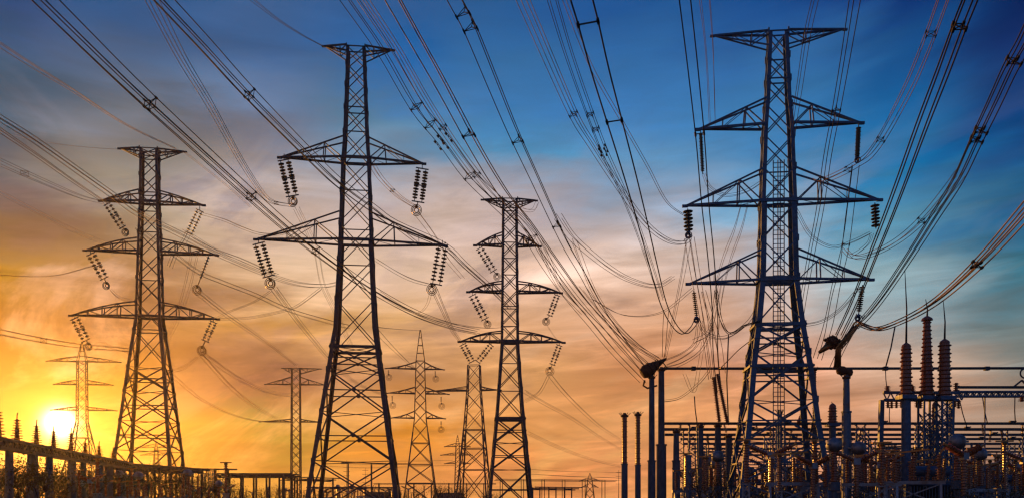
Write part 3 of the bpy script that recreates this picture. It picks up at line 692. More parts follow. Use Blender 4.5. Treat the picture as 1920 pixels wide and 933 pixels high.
# ------------------------------------------------------------------ substation
def ZP(py, D): return EYE + (HY - py) * D / F
def XP(px, D): return (px - 960) * D / F
GB = 'parallel gantry beams stacked in depth over the substation'
ROWSB = [(793, 5.5, 1243), (804, 6, 1243), (814, 5.5, 1246), (822, 5, 1276), (831, 5, 1280), (840, 4.5, 1296), (846, 4, 1300), (852, 4, 1306)]
HB = 10.4
names = ['topmost and nearest', 'second from the top', 'third from the top', 'fourth from the top', 'fifth from the top', 'sixth from the top', 'seventh from the top', 'lowest and farthest']
rb = random.Random(5)
BEAMD = []
for i, (py, th, x0) in enumerate(ROWSB):
    D = (HB - EYE) * F / (HY - py); BEAMD.append(D); k = D / F
    a = XP(x0, D); b = XP(2010, D)
    root = empty('parallel_gantry', ((a + b) / 2, D, 0), 'long dark horizontal gantry beam, %s of the stack across the yard' % names[i], 'gantry beam', GB)
    o = Vector(((a + b) / 2, D, 0)); h = th * k * .85
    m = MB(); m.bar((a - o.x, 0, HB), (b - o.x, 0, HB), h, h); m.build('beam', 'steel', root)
    nsup = 5
    for q in range(nsup):
        x = a + (b - a) * (q + .12 + rb.uniform(0, .4)) / nsup
        m = MB(); w = .42 + .25 * rb.random()
        for sx in (-1, 1):
            m.bar((x - o.x + sx * w, 0, 0), (x - o.x + sx * w * .7, 0, HB - h / 2), .14)
        z = .8
        while z < HB - 1: m.bar((x - o.x - w, 0, z), (x - o.x + w, 0, z + .9), .07); m.bar((x - o.x + w, 0, z), (x - o.x - w, 0, z + .9), .07); z += .95
        m.build('support_post', 'galv' if q % 2 else 'steel_blue', root)
    # short suspension insulators and clamps on the beam
    for q in range(7):
        x = a + (b - a) * rb.uniform(.03, .97)
        m = MB(); L = rb.uniform(.9, 1.9)
        m.sheds((x - o.x, -.15, HB - h / 2), (x - o.x + rb.uniform(-.3, .3), -.15, HB - h / 2 - L), 9, .06, .19, 9)
        m.build('insulator', 'ceramic', root)
    for q in range(5):
        x = a + (b - a) * rb.uniform(.03, .97) - o.x
        m = MB(); m.bar((x, -.2, HB + h * .3), (x + .5, -.2, HB + h * .9), .14); m.box((x, -.2, HB + h * .6), (.5, .3, .25)); m.build('beam_clamp', 'steel', root)

# main tubular busbar
D = 88; z = ZP(690, D)
root = empty('busbar', (XP(1590, D), D, z), 'single long thin tubular busbar crossing behind the bluish tower legs', 'busbar')
m = MB(); m.tube([(XP(1243, D) - root.location.x, 0, 0), (0, 0, 0), (XP(2010, D) - root.location.x, 0, .05)], .15, 8); m.build('tube', 'steel', root, True)
for px in (1300, 1420, 1500, 1660, 1850):
    m = MB(); m.box((XP(px, D) - root.location.x, 0, 0), (.5, .42, .42)); m.build('tube_joint', 'steel', root)
# droppers from the busbar and other vertical rods
for px0, y0, px1, y1, lab, w in [(1366, 627, 1366, 796, 'bent vertical rod left of the bluish tower crossing the busbar', .07), (1302, 742, 1307, 792, 'short curved lead hanging above the leftmost gantry beams', .06),
        (1660, 686, 1664, 735, 'thin lead from the busbar to the left end of the bushing frame', .05), (1668, 762, 1668, 793, 'thin lead below the left end of the bushing frame', .05),
        (1799, 748, 1813, 800, 'slanted dropper just right of the tallest bushing trio', .06), (1842, 742, 1852, 795, 'slanted dropper under the middle of the right boom', .06), (1903, 742, 1904, 795, 'upright dropper under the far right boom', .06),
        (1660, 690, 1678, 612, 'leaning rod rising left of the bushing trio above the busbar', .08)]:
    Dd = 86; c = P(px0, y0, Dd); e = P(px1, y1, Dd)
    m = MB(); mid = c.lerp(e, .5) + Vector(((e.z - c.z) * .02, 0, 0)); m.tube([Vector((0, 0, 0)), mid - c, e - c], w, 6)
    ob = m.build('dropper', 'steel', None, True); ob.location = c; tag(ob, lab, 'dropper', 'droppers in the substation')

# round posts on the left of the substation
def post(px, ytop, wpx, D, label, ymid=None, wtop=None, ribbed=False, mt='concrete', topmt='ceramic', cap=True, group='tall round equipment posts'):
    k = D / F; base = Vector((XP(px, D), D, 0)); root = empty('equipment_post', base, label, 'post', group)
    zt = ZP(ytop, D); r = wpx * k / 2; zm = ZP(ymid, D) if ymid else zt
    m = MB(); m.lathe((0, 0, 0), (0, 0, 1), [(0, r * 1.4), (.3, r * 1.4), (.31, r * 1.02), (zm * .5, r), (zm - .15, r * .97), (zm - .14, r * 1.12), (zm, r * 1.12)], 14); m.build('column', mt, root, False)
    if ymid:
        r2 = (wtop or wpx * .75) * k / 2
        m = MB()
        if ribbed: m.sheds((0, 0, zm), (0, 0, zt - .3), int((zt - zm) / .26), r2 * .72, r2, 12)
        else: m.lathe((0, 0, zm), (0, 0, zt), [(0, r2 * 1.05), ((zt - zm) * .5, r2), (zt - zm, r2 * .9)], 14)
        m.build('insulator' if ribbed else 'upper_column', topmt if ribbed else mt, root)
    if cap:
        m = MB(); r3 = (wtop or wpx) * k / 2
        m.lathe((0, 0, zt - .3), (0, 0, zt), [(0, r3 * .8), (.05, r3 * 1.25), (.2, r3 * 1.25), (.28, r3 * .6), (.45, r3 * .5)], 12)
        for q in range(5):
            a = q * 1.3; m.bar((cos(a) * r3, sin(a) * r3, zt - .1), (cos(a) * r3 * 1.9, sin(a) * r3 * 1.5, zt + .15), .06)
        m.build('cap', 'rust', root)
    return root
post(1171, 776, 12, 80, 'leftmost ribbed post of the yard, standing alone against the sunset', 868, 12, True)
post(1196, 774, 11, 80, 'ribbed post second from the left edge of the yard', 870, 11, True)
post(1222, 704, 15, 81, 'left one of the twin tall posts under the dark cone clamp', 862, 11)
post(1240, 690, 19, 83, 'right one of the twin tall posts where the busbar begins', 832, 12)
post(1268, 806, 15, 82, 'shorter post right of the twin tall posts', 862, 11)
post(1291, 852, 11, 74, 'lowest bluish round post beside the clump of insulators', None, None, False, 'tank', cap=False)
post(1314, 796, 13, 84, 'plain dark post reaching the topmost gantry beam, left of the tower', 870, 10)
post(1346, 795, 14, 86, 'dark post under the slanted bushing strings', 860, 12)
post(1366, 815, 11, 88, 'slim post next to the left leg of the bluish tower', None, None)
post(1587, 704, 17, 74, 'massive bluish post right of the big tower with a gilded cable fitting', 770, 12, False, 'tank')
post(1527, 690, 9, 90, 'slender brown post inside the right leg of the big tower', 800, 8, True)
post(1462, 770, 9, 90, 'slender post beneath the cable ladder of the big tower', None, None, False, 'steel_blue')
# cone clamp on the twin posts
c = P(1222, 692, 81); root = empty('cone_clamp', c, 'dark lumpy cone-shaped wire clamp tilted over the twin tall posts', 'wire clamp')
m = MB(); k = 81 / F
a = (P(1203, 701, 81) - c); b = (P(1242, 676, 81) - c); d = (b - a).length
m.lathe(a, b, [(0, 5 * k), (.04, 9 * k), (d * .2, 13 * k), (d * .38, 12 * k), (d * .4, 13.5 * k), (d * .6, 9 * k), (d * .62, 10 * k), (d * .8, 6 * k), (d, 4 * k), (d + .5, 1.5 * k)], 14); m.build('cone', 'rust', root)
m = MB()
for q in range(16):
    e = a.lerp(b, rb.random()); m.bar(e, e + Vector((rb.uniform(-.5, .5), rb.uniform(-.6, .2), rb.uniform(-.7, .5))), .09)
m.build('clamp_bolts', 'wire_dark', root)
m = MB(); m.tube([P(1209, 712, 81) - c, P(1206, 722, 81) - c, P(1214, 727, 81) - c, P(1232, 722, 81) - c], .1, 6); m.build('hook', 'rust', root, True)
# cable clamp right of the tower
c = P(1562, 640, 77); k = 77 / F; root = empty('cable_clamp', c, 'dark bristling cable clamp with a gilded snout right of the big tower', 'cable clamp')
m = MB()
for q in range(70):
    u = Vector((rb.gauss(0, 1), rb.gauss(0, 1), rb.gauss(0, 1))).normalized(); u.x *= 1.2
    m.bar(u * 3 * k, u * (10 + rb.random() * 5) * k, .12 + .1 * rb.random())
m.lathe((-9 * k, 0, -4 * k), (9 * k, 0, 5 * k), [(0, 4 * k), (4 * k, 10 * k), (10 * k, 12 * k), (16 * k, 9 * k), (20 * k, 3 * k)], 12); m.build('clamp_body', 'rust', root)
m = MB(); m.tube([(-6 * k, 0, -5 * k), (-15 * k, 0, -12 * k), (-26 * k, 0, -20 * k)], 8 * k, 10, 3 * k); m.build('snout', 'copper', root, True)
c = P(1573, 670, 76); root = empty('cable_riser', c, 'gilded cable riser between the cable clamp and the massive bluish post', 'cable riser')
for o_ in (-.22, 0, .24):
    m = MB(); m.tube([P(1604, 612, 76) - c + Vector((o_, o_, 0)), P(1585, 635, 76) - c + Vector((o_, o_, 0)), P(1572, 652, 76) - c + Vector((o_, o_, 0)), P(1570, 688, 76) - c + Vector((o_, 0, 0))], .13, 7); m.build('riser_tube', 'copper', root, True)
m = MB(); k = 76 / F; m.lathe(P(1569, 692, 76) - c, P(1598, 698, 76) - c, [(0, 4 * k), (3 * k, 8 * k), (12 * k, 9 * k), (20 * k, 6 * k), (27 * k, 7 * k), (30 * k, 3 * k)], 12); m.build('elbow', 'rust', root)
# slanted strings between post and wires
for (x0, y0, x1, y1, lab) in [(1338, 706, 1349, 790, 'long slanted brown insulator string, the left one beside the tower'), (1345, 700, 1364, 792, 'long slanted dark insulator string, the right one beside the tower'), (1494, 800, 1512, 760, 'stubby slanted brown insulator near the right leg of the big tower')]:
    c = P(x0, y0, 84); e = P(x1, y1, 84); k = 84 / F
    m = MB(); m.sheds((0, 0, 0), e - c, 26, 2.5 * k, 5 * k, 10); m.tube([(0, 0, 0), (e - c) * .5, e - c], .1, 6)
    ob = m.build('slanted_insulator', 'ceramic'); ob.location = c; tag(ob, lab, 'insulator')

# trio of tall bushings on lattice stands
def bushing(px, ytop, ybot, wpx, D, label, rod, pointed=False, lattice=True, yb=933, name='tall_bushing', group='tall ribbed bushings'):
    k = D / F; root = empty(name, (XP(px, D), D, 0), label, 'bushing', group)
    zt = ZP(ytop, D); zb = ZP(ybot, D); r = wpx * k / 2
    m = MB(); n = max(6, int((zt - zb) / .36))
    m.sheds((0, 0, zb), (0, 0, zt), n, r * .72, r, 14, .88 if not pointed else .5)
    m.lathe((0, 0, zt), (0, 0, zt + .01), [(0, r * .7), (.2, r * .6), (.4, r * .2)], 12)
    m.build('insulator', 'ceramic', root)
    if rod:
        m = MB(); zz = ZP(rod, D); m.tube([(0, 0, zt), (.05, 0, (zt + zz) / 2), (-.12, 0, zz)], .11, 6, .03); m.build('rod', 'steel', root, True)
    m = MB(); m.box((0, 0, zb - .2), (r * 2.2, r * 2.2, .36)); m.build('base_plate', 'steel_blue', root)
    m = MB(); w = r * .72; zz = zb - .4
    if lattice:
        for sx in (-1, 1):
            for sy in (-1, 1): m.bar((sx * w, sy * w, 0), (sx * w, sy * w, zz), .16)
        z = .3
        while z < zz - w * 2:
            for sy in (-1, 1):
                m.bar((-w, sy * w, z), (w, sy * w, z + 2 * w), .08); m.bar((w, sy * w, z), (-w, sy * w, z + 2 * w), .08); m.bar((-w, sy * w, z), (w, sy * w, z), .08)
                m.bar((sy * w, -w, z), (sy * w, w, z + 2 * w), .08)
            z += 2 * w
    else: m.lathe((0, 0, 0), (0, 0, zz), [(0, w), (zz, w * .9)], 12)
    m.build('stand', 'steel_blue', root)
    return root
bushing(1699, 650, 740, 25, 74, 'left one of the three tall brown ribbed bushings', 505, False, False)
bushing(1738, 600, 742, 30, 75, 'pointed middle one of the three tall brown ribbed bushings, the tallest', 560, True)
bushing(1771, 643, 742, 27, 74, 'right one of the three tall brown ribbed bushings', 562, False)
bushing(1561, 762, 792, 19, 88, 'short fat brown bushing standing on the beams between the tower and the massive post', 752, False, False)
bushing(1752, 760, 800, 12, 79, 'small bushing half hidden between the stands of the tall trio', None)
# frame under the trio
D = 76; root = empty('bushing_frame', (XP(1728, D), D, 0), 'elevated steel frame with hanging brown insulators around the bushing trio', 'support frame')
X0 = root.location.x; k = D / F
m = MB(); z1 = ZP(735, D); z2 = ZP(749, D)
for z in (z1, z2): m.bar((XP(1656, D) - X0, 0, z), (XP(1797, D) - X0, 0, z), .26)
for q in range(11):
    x = XP(1656 + 14 * q, D) - X0; m.bar((x, 0, z1), (x + 7 * k, 0, z2), .1); m.bar((x + 14 * k, 0, z1), (x + 7 * k, 0, z2), .1)
m.build('frame', 'steel_blue', root)
for px in (1651, 1783):
    m = MB(); m.bar((XP(px - 4, D) - X0, 0, 0), (XP(px + 2, D) - X0, 0, z2), .4, .4); m.build('leg', 'steel_blue', root)
for px in (1662, 1669, 1678, 1687, 1694, 1716, 1723, 1787, 1794):
    m = MB(); x = XP(px, D) - X0; m.sheds((x, -.3, z2 - .1), (x, -.3, z2 - .1 - rb.uniform(.55, .75)), 4, .1, .24, 10); m.build('insulator', 'ceramic', root)
for px in (1664, 1711, 1793):
    m = MB(); x = XP(px, D) - X0; m.sheds((x, 0, z1 + .13), (x, 0, z1 + .13 + (.5 if px < 1790 else .8)), 4, .13, .3, 10); m.build('insulator', 'ceramic', root)
# boom on the right
D = 77; root = empty('truss_boom', (XP(1860, D), D, 0), 'horizontal blue truss boom reaching the right edge from the bushing frame', 'truss boom')
X0 = root.location.x; k = D / F
m = MB(); m.bar((XP(1797, D) - X0, .4, ZP(724, D)), (XP(1990, D) - X0, .4, ZP(724, D)), .24); m.build('upper_tube', 'steel', root)
m = MB()
for y in (733, 741.5): m.bar((XP(1794, D) - X0, 0, ZP(y, D)), (XP(1990, D) - X0, 0, ZP(y, D)), .16); m.bar((XP(1794, D) - X0, .7, ZP(y, D)), (XP(1990, D) - X0, .7, ZP(y, D)), .14)
for q in range(16):
    x = XP(1796 + 12 * q, D) - X0
    for yy in (0, .7): m.bar((x, yy, ZP(733, D)), (x + 6 * k, yy, ZP(741.5, D)), .08); m.bar((x + 12 * k, yy, ZP(733, D)), (x + 6 * k, yy, ZP(741.5, D)), .08)
    m.bar((x, 0, ZP(733, D)), (x, .7, ZP(733, D)), .08)
m.build('truss', 'steel_blue', root)
for px in (1916,):
    m = MB(); x = XP(px, D) - X0; m.sheds((x, 0, ZP(742, D)), (x, 0, ZP(752, D)), 3, .15, .35, 10); m.build('insulator', 'ceramic', root)
    m = MB(); m.bar((x - .9, 0, ZP(726, D)), (x, 0, ZP(712, D)), .14); m.bar((x, 0, ZP(712, D)), (x + .5, 0, ZP(722, D)), .14); m.ring((x + .3, 0, ZP(699, D)), .45, .08, (0, 1, 0)); m.build('bracket', 'steel', root)
for px in (1850, 1950):
    m = MB(); m.bar((XP(px, D) - X0, .3, 0), (XP(px, D) - X0, .3, ZP(742, D)), .1 if px < 1900 else .3); m.build('support_post', 'steel_blue', root)

# ------------------------------------------------------------------ yard equipment, one builder per kind, then copies
def k_post_insulator():
    r = empty('post_insulator', (0, 0, 0), None, 'insulator')
    m = MB()
    for sx in (-1, 1):
        for sy in (-1, 1): m.bar((sx * .28, sy * .28, 0), (sx * .2, sy * .2, 2.6), .09)
    for q in range(4):
        z = .2 + q * .6
        for sy in (-1, 1): m.bar((-.27, sy * .25, z), (.25, sy * .25, z + .6), .05); m.bar((.27, sy * .25, z), (-.25, sy * .25, z + .6), .05)
    m.box((0, 0, 2.65), (.6, .6, .1)); m.build('stand', 'galv', r)
    m = MB(); m.sheds((0, 0, 2.7), (0, 0, 5.6), 15, .11, .26, 12); m.build('insulator', 'ceramic', r)
    m = MB(); m.lathe((0, 0, 5.6), (0, 0, 6), [(0, .16), (.15, .2), (.25, .12)], 10); m.bar((-.6, 0, 5.88), (.6, 0, 5.88), .1); m.build('terminal', 'copper', r)
    return r
def k_breaker():
    r = empty('circuit_breaker', (0, 0, 0), None, 'circuit breaker')
    m = MB(); m.box((0, 0, 1.5), (.9, .7, .9)); m.box((0, 0, .1), (1.1, .9, .2)); m.build('cabinet', 'tank', r)
    m = MB(); m.bar((-.3, 0, .2), (-.3, 0, 1.1), .12); m.bar((.3, 0, .2), (.3, 0, 1.1), .12); m.build('legs', 'steel', r)
    m = MB(); m.sheds((0, 0, 1.95), (0, 0, 4.6), 13, .15, .30, 12); m.build('insulator', 'ceramic', r)
    m = MB(); m.box((0, 0, 4.8), (.5, .5, .5)); m.build('gear_head', 'galv', r)
    for s in (-1, 1):
        m = MB(); m.sheds((s * .2, 0, 4.9), (s * 1.5, 0, 5.5), 7, .13, .27, 12); m.build('interrupter', 'ceramic', r)
        m = MB(); m.bar((s * 1.5, 0, 5.5), (s * 1.85, 0, 5.65), .16); m.build('terminal', 'copper', r)
    return r
def k_ct():
    r = empty('current_transformer', (0, 0, 0), None, 'current transformer')
    m = MB(); m.lathe((0, 0, 0), (0, 0, 1), [(0, .35), (.15, .35), (.2, .2), (2.2, .17), (2.25, .4), (2.8, .4), (2.85, .3)], 12); m.build('pedestal', 'concrete', r)
    m = MB(); m.sheds((0, 0, 2.85), (0, 0, 5.0), 12, .2, .36, 12, .75); m.build('insulator', 'ceramic', r)
    m = MB(); m.lathe((0, 0, 5), (0, 0, 6), [(0, .25), (.15, .5), (.5, .55), (.8, .5), (.95, .25), (1, .1)], 14); m.bar((-.8, 0, 5.5), (.8, 0, 5.5), .12); m.build('head', 'galv', r, True)
    return r
def k_disconnector():
    r = empty('disconnector', (0, 0, 0), None, 'disconnector')
    m = MB(); m.bar((-2, 0, 2.7), (2, 0, 2.7), .24)
    for x in (-1.7, 1.7):
        m.bar((x, -.4, 0), (x, 0, 2.6), .16); m.bar((x, .4, 0), (x, 0, 2.6), .16); m.bar((x, -.2, 1.3), (x, .2, 1.3), .1)
    m.bar((-1.7, 0, 1.2), (1.7, 0, 2.6), .08); m.bar((1.7, 0, 1.2), (-1.7, 0, 2.6), .08)
    m.build('frame', 'galv', r)
    for x in (-1.6, 0, 1.6):
        m = MB(); m.sheds((x, 0, 2.82), (x, 0, 4.6), 10, .10, .23, 12); m.build('insulator', 'ceramic', r)
    m = MB(); m.bar((-1.9, 0, 4.7), (1.0, 0, 5.0), .11); m.bar((1.6, 0, 4.6), (1.9, 0, 5.1), .1); m.build('blade', 'copper', r)
    return r
def k_lattice():
    r = empty('lattice_pole', (0, 0, 0), None, 'lattice column'); H = 7.6; w = .38; m = MB()
    for sx in (-1, 1):
        for sy in (-1, 1): m.bar((sx * w, sy * w, 0), (sx * w, sy * w, H), .11)
    z = .2
    while z < H - .7:
        for s in (-1, 1):
            m.bar((-w, s * w, z), (w, s * w, z + .7), .06); m.bar((w, s * w, z), (-w, s * w, z + .7), .06); m.bar((s * w, -w, z), (s * w, w, z + .7), .06)
        z += .7
    m.build('lattice', 'steel_blue', r)
    m = MB(); m.bar((-1.1, 0, H), (1.1, 0, H), .16); m.build('cross_arm', 'steel', r)
    for x in (-.9, .9):
        m = MB(); m.sheds((x, 0, H - .08), (x, 0, H - 1.1), 6, .07, .2, 10); m.build('insulator', 'ceramic', r)
    return r
def k_transformer():
    r = empty('power_transformer', (0, 0, 0), None, 'transformer')
    m = MB(); m.box((0, 0, 1.9), (4.4, 2.4, 2.8)); m.box((0, 0, .25), (4.8, 2.8, .5)); m.box((0, 0, 3.36), (4.6, 2.6, .12)); m.build('tank', 'tank', r)
    m = MB()
    for q in range(18): m.box((-2.0 + q * .235, -1.6, 1.9), (.06, .75, 2.2))
    m.tube([(-2.1, -1.55, 3.1), (0, -1.55, 3.1), (2.1, -1.55, 3.1)], .09, 6); m.tube([(-2.1, -1.55, .75), (0, -1.55, .75), (2.1, -1.55, .75)], .09, 6)
    m.build('radiator', 'tank', r)
    m = MB(); m.lathe((-1.2, .4, 4.3), (1.6, .4, 4.3), [(0, .3), (.05, .45), (2.75, .45), (2.8, .3)], 14); m.bar((-.8, .4, 3.4), (-.8, .4, 4), .12); m.bar((1.2, .4, 3.4), (1.2, .4, 4), .12); m.build('conservator', 'tank', r)
    for x in (-1.6, -.4, .8):
        m = MB(); m.sheds((x, -.5, 3.4), (x + .15, -.7, 5.3), 9, .13, .27, 12, .75); m.build('bushing', 'ceramic', r)
    return r
def k_cabinet():
    r = empty('control_cabinet', (0, 0, 0), None, 'control cabinet')
    m = MB(); m.box((0, 0, 1.7), (1.4, .8, 1.9)); m.box((0, 0, 2.69), (1.55, .95, .08)); m.build('housing', 'white', r)
    m = MB(); m.box((-.35, -.415, 1.7), (.64, .03, 1.7)); m.box((.35, -.415, 1.7), (.64, .03, 1.7)); m.build('doors', 'tank', r)
    m = MB(); m.box((0, 0, .4), (1.5, .9, .75)); m.build('plinth', 'concrete', r)
    return r
def k_lamp():
    r = empty('yard_lamp', (0, 0, 0), None, 'lamp post')
    m = MB(); m.tube([(0, 0, 0), (0, 0, 4), (0, 0, 7.2)], .09, 8, .05); m.build('pole', 'steel', r, True)
    m = MB(); m.box((.35, 0, 7.25), (.8, .35, .14)); m.build('lamp_head', 'white', r)
    return r
KINDS = {
    'pi': (k_post_insulator, 'brown ribbed post insulator on a small lattice stand in the crowded lower yard', 'post insulators on lattice stands'),
    'cb': (k_breaker, 'Y-headed circuit breaker with brown interrupter chambers in the crowded lower yard', 'Y-headed circuit breakers'),
    'ct': (k_ct, 'round-headed current transformer on a pedestal in the crowded lower yard', 'round-headed current transformers'),
    'ds': (k_disconnector, 'three-post disconnector on a steel frame in the crowded lower yard', 'three-post disconnectors'),
    'la': (k_lattice, 'square lattice column with a short cross arm in the crowded lower yard', 'lattice columns with short cross arms'),
    'tr': (k_transformer, 'big finned transformer tank with brown bushings low in the yard', 'finned transformers'),
    'ca': (k_cabinet, 'pale control cabinet on a plinth low in the yard', 'control cabinets'),
    'lp': (k_lamp, 'slim yard lamp on a pole among the equipment', 'yard lamps'),
}
proto = {}
KLAB = {'pi': 'brown ribbed insulator on lattice stand', 'cb': 'Y-headed circuit breaker', 'ct': 'round-headed current transformer', 'ds': 'three-post disconnector',
        'la': 'lattice pole with short arm', 'tr': 'big finned transformer', 'ca': 'pale control cabinet', 'lp': 'slim yard lamp'}
def put(kind, px, D, rz=0, s=1.0):
    f, lab, grp = KINDS[kind]
    if kind not in proto:
        o = f(); proto[kind] = o
    else: o = copy_tree(proto[kind])
    zn = ('under the receding gantry near the sun' if px < 240 else 'below the heavy rack by the leftmost tower' if px < 430 else 'low by the tall centre tower' if px < 1200 else 'left of the bluish tower legs' if px < 1385 else 'behind the bluish tower legs' if px < 1540 else 'around the massive bluish post' if px < 1650 else 'under the tall bushing trio' if px < 1790 else 'below the truss boom')
    row = 'front row' if D < 82 else 'middle rows' if D < 106 else 'back rows'
    o['label'] = '%s, %s, %s' % (KLAB[kind], row, zn); o['group'] = '%s, %s, %s' % (grp, row, zn)
    o.location = (XP(px, D), D, 0); o.rotation_euler = (0, 0, rz); o.scale = (s, s, s)
    return o
yard = random.Random(23)
spots = []
def ok(px, D):
    for a, b in spots:
        if abs(XP(px, D) - XP(a, b)) < 1.3 and abs(D - b) < 1.5: return False
    return True
plan = ['pi'] * 84 + ['cb'] * 36 + ['ct'] * 30 + ['ds'] * 34 + ['la'] * 26 + ['ca'] * 8 + ['lp'] * 6
yard.shuffle(plan)
for i, kd in enumerate(plan):
    for tries in range(40):
        D = yard.uniform(62, 132); px = yard.uniform(1285, 1930)
        if px < 1380 and D < 70: continue
        if abs(px - 1458) < 110 * 80 / D and 70 < D < 90: continue
        if kd == 'la' and D < 96: continue
        if ok(px, D): break
    else: continue
    spots.append((px, D)); put(kd, px, D, yard.uniform(-.6, .6), yard.uniform(.92, 1.2))
for px, D in ((1745, 68), (1880, 92), (1500, 104), (1420, 108)):
    put('tr', px, D, yard.uniform(-.25, .25), yard.uniform(.95, 1.1))
# ------------------------------------------------------------------ the gantry row on the left, in the glare
HG = 6.3
def gx(px, py):
    D = (HG - EYE) * F / (HY - py); return Vector((XP(px, D), D, HG))
A = gx(-60, 812); B = gx(243, 868)
root = empty('gantry', ((A.x + B.x) / 2, (A.y + B.y) / 2, 0), 'long receding gantry with a thick top beam on many columns in front of the sun', 'gantry')
O = Vector(((A.x + B.x) / 2, (A.y + B.y) / 2, 0)); dr = (B - A).normalized(); nr = Vector((-dr.y, dr.x, 0))
m = MB()
for off in (-.28, .28):
    for dz in (-.34, .34):
        m.bar(A - O + nr * off + Vector((0, 0, dz - .3)), B - O + nr * off + Vector((0, 0, dz - .3)), .22)
n = 44
for q in range(n):
    a = A.lerp(B, q / n) - O; b = A.lerp(B, (q + 1) / n) - O
    for off in (-.28, .28): m.bar(a + nr * off + Vector((0, 0, -.64)), b + nr * off + Vector((0, 0, .04)), .16, .1); m.bar(a + nr * off + Vector((0, 0, .04)), b + nr * off + Vector((0, 0, -.64)), .14, .1)
m.build('top_beam', 'steel', root)
m = MB(); m.bar(A - O + Vector((0, 0, -.3)), B - O + Vector((0, 0, -.3)), .5, .34); m.build('cable_tray', 'steel', root)
for q, tq in enumerate((.03, .16, .27, .36, .50, .58, .71, .80, .92)):
    p = A.lerp(B, tq) - O; m = MB(); w = (.46, .34, .5, .36)[q % 4]
    m.lathe((p.x, p.y, 0), (p.x, p.y, HG - .6), [(0, w * 1.3), (.4, w * 1.3), (.41, w), (HG - .7, w * .8)], 10); m.build('column', 'concrete', root)
for px, yt in ((-2, 770), (32, 786), (68, 798), (100, 808), (133, 812), (160, 830), (186, 836), (212, 846)):
    t = (px + 60) / 303.0
    # find the point of the beam seen at this column
    best = min((A.lerp(B, q / 200) for q in range(201)), key=lambda v: abs(v.x / v.y * F + 960 - px))
    D = best.y; zt = ZP(yt, D); c = Vector((best.x, best.y, HG + .06))
    r_ = empty('gantry_insulator', c, 'tapered ribbed insulator standing on the receding gantry beam near the sun', 'insulator', 'insulators standing on the receding gantry')
    m = MB(); m.sheds((0, 0, 0), (0, 0, max(.8, zt - HG)), 9, .2, .52, 12, .4); m.build('insulator', 'ceramic', r_)
    m = MB(); m.tube([(0, 0, zt - HG), (0, 0, zt - HG + .25), (.05, 0, zt - HG + .5)], .05, 6); m.build('terminal', 'copper', r_, True)
# second, darker gantry block reaching to the flat racks
def rack(x0, y0, x1, y1, h, lab, rails, ncol, th=.35, name='pipe_rack'):
    D0 = (h - EYE) * F / (HY - y0); D1 = (h - EYE) * F / (HY - y1)
    a = Vector((XP(x0, D0), D0, 0)); b = Vector((XP(x1, D1), D1, 0)); c = (a + b) / 2
    r_ = empty(name, c, lab, 'gantry'); d = (b - a).normalized(); nn = Vector((-d.y, d.x, 0))
    for q in range(rails):
        m = MB(); off = nn * (q * 1.5); dz = -.28 * (q % 3)
        m.bar(a - c + off + Vector((0, 0, h + dz)), b - c + off + Vector((0, 0, h + dz)), th * .6); m.build('rail', 'steel', r_)
    for q in range(ncol):
        p = a.lerp(b, (q + .3) / ncol) - c
        for s in (0, (rails - 1) * 1.5):
            m = MB(); m.bar(p + nn * s, p + nn * s + Vector((0, 0, h)), .28); m.build('column', 'steel', r_)
        m = MB(); m.bar(p + Vector((0, 0, h - .5)), p + nn * (rails - 1) * 1.5 + Vector((0, 0, h - .5)), .2); m.build('cross_beam', 'steel', r_)
    return r_
rack(246, 870, 392, 880, 6.6, 'dark heavy rack of rails under the feet of the leftmost large tower', 4, 7, .6)
rack(345, 878, 445, 879, 7.0, 'single thin long rail rack sticking out right of the leftmost large tower', 1, 4, .4)
rack(398, 887, 548, 887, 6.6, 'flat rack of parallel rails ending at the straight distant mast', 5, 6, .42)
rack(545, 893, 640, 896, 6.2, 'low faint rack of rails behind the left legs of the tall centre tower', 3, 4, .3)
rack(1003, 912, 1092, 913, 5.0, 'small low rack of pipes right of the middle tower', 3, 3, .4)
rack(700, 905, 930, 905, 8.0, 'very far thin rack behind the middle of the picture', 2, 7, .3)
rack(930, 897, 1160, 899, 10.0, 'far thin line of gantry rails low right of the middle tower', 3, 6, .28)
rack(640, 866, 770, 868, 14, 'faint far gantry seen between the legs of the tall centre tower', 2, 3, .28)
# left yard equipment
def kput(kind, px, D, s=1.0): put(kind, px, D, yard.uniform(-.5, .5), s)
for i in range(70):
    D = yard.uniform(64, 150); px = yard.uniform(-20, 440)
    kput(yard.choice(['pi', 'ct', 'cb', 'ds', 'pi', 'la' if D > 120 else 'pi']), px, D, yard.uniform(.62, .9))
for i in range(34):
    D = yard.uniform(150, 210); px = yard.uniform(430, 800)
    kput(yard.choice(['pi', 'ct', 'cb', 'ds']), px, D, yard.uniform(.7, .95))
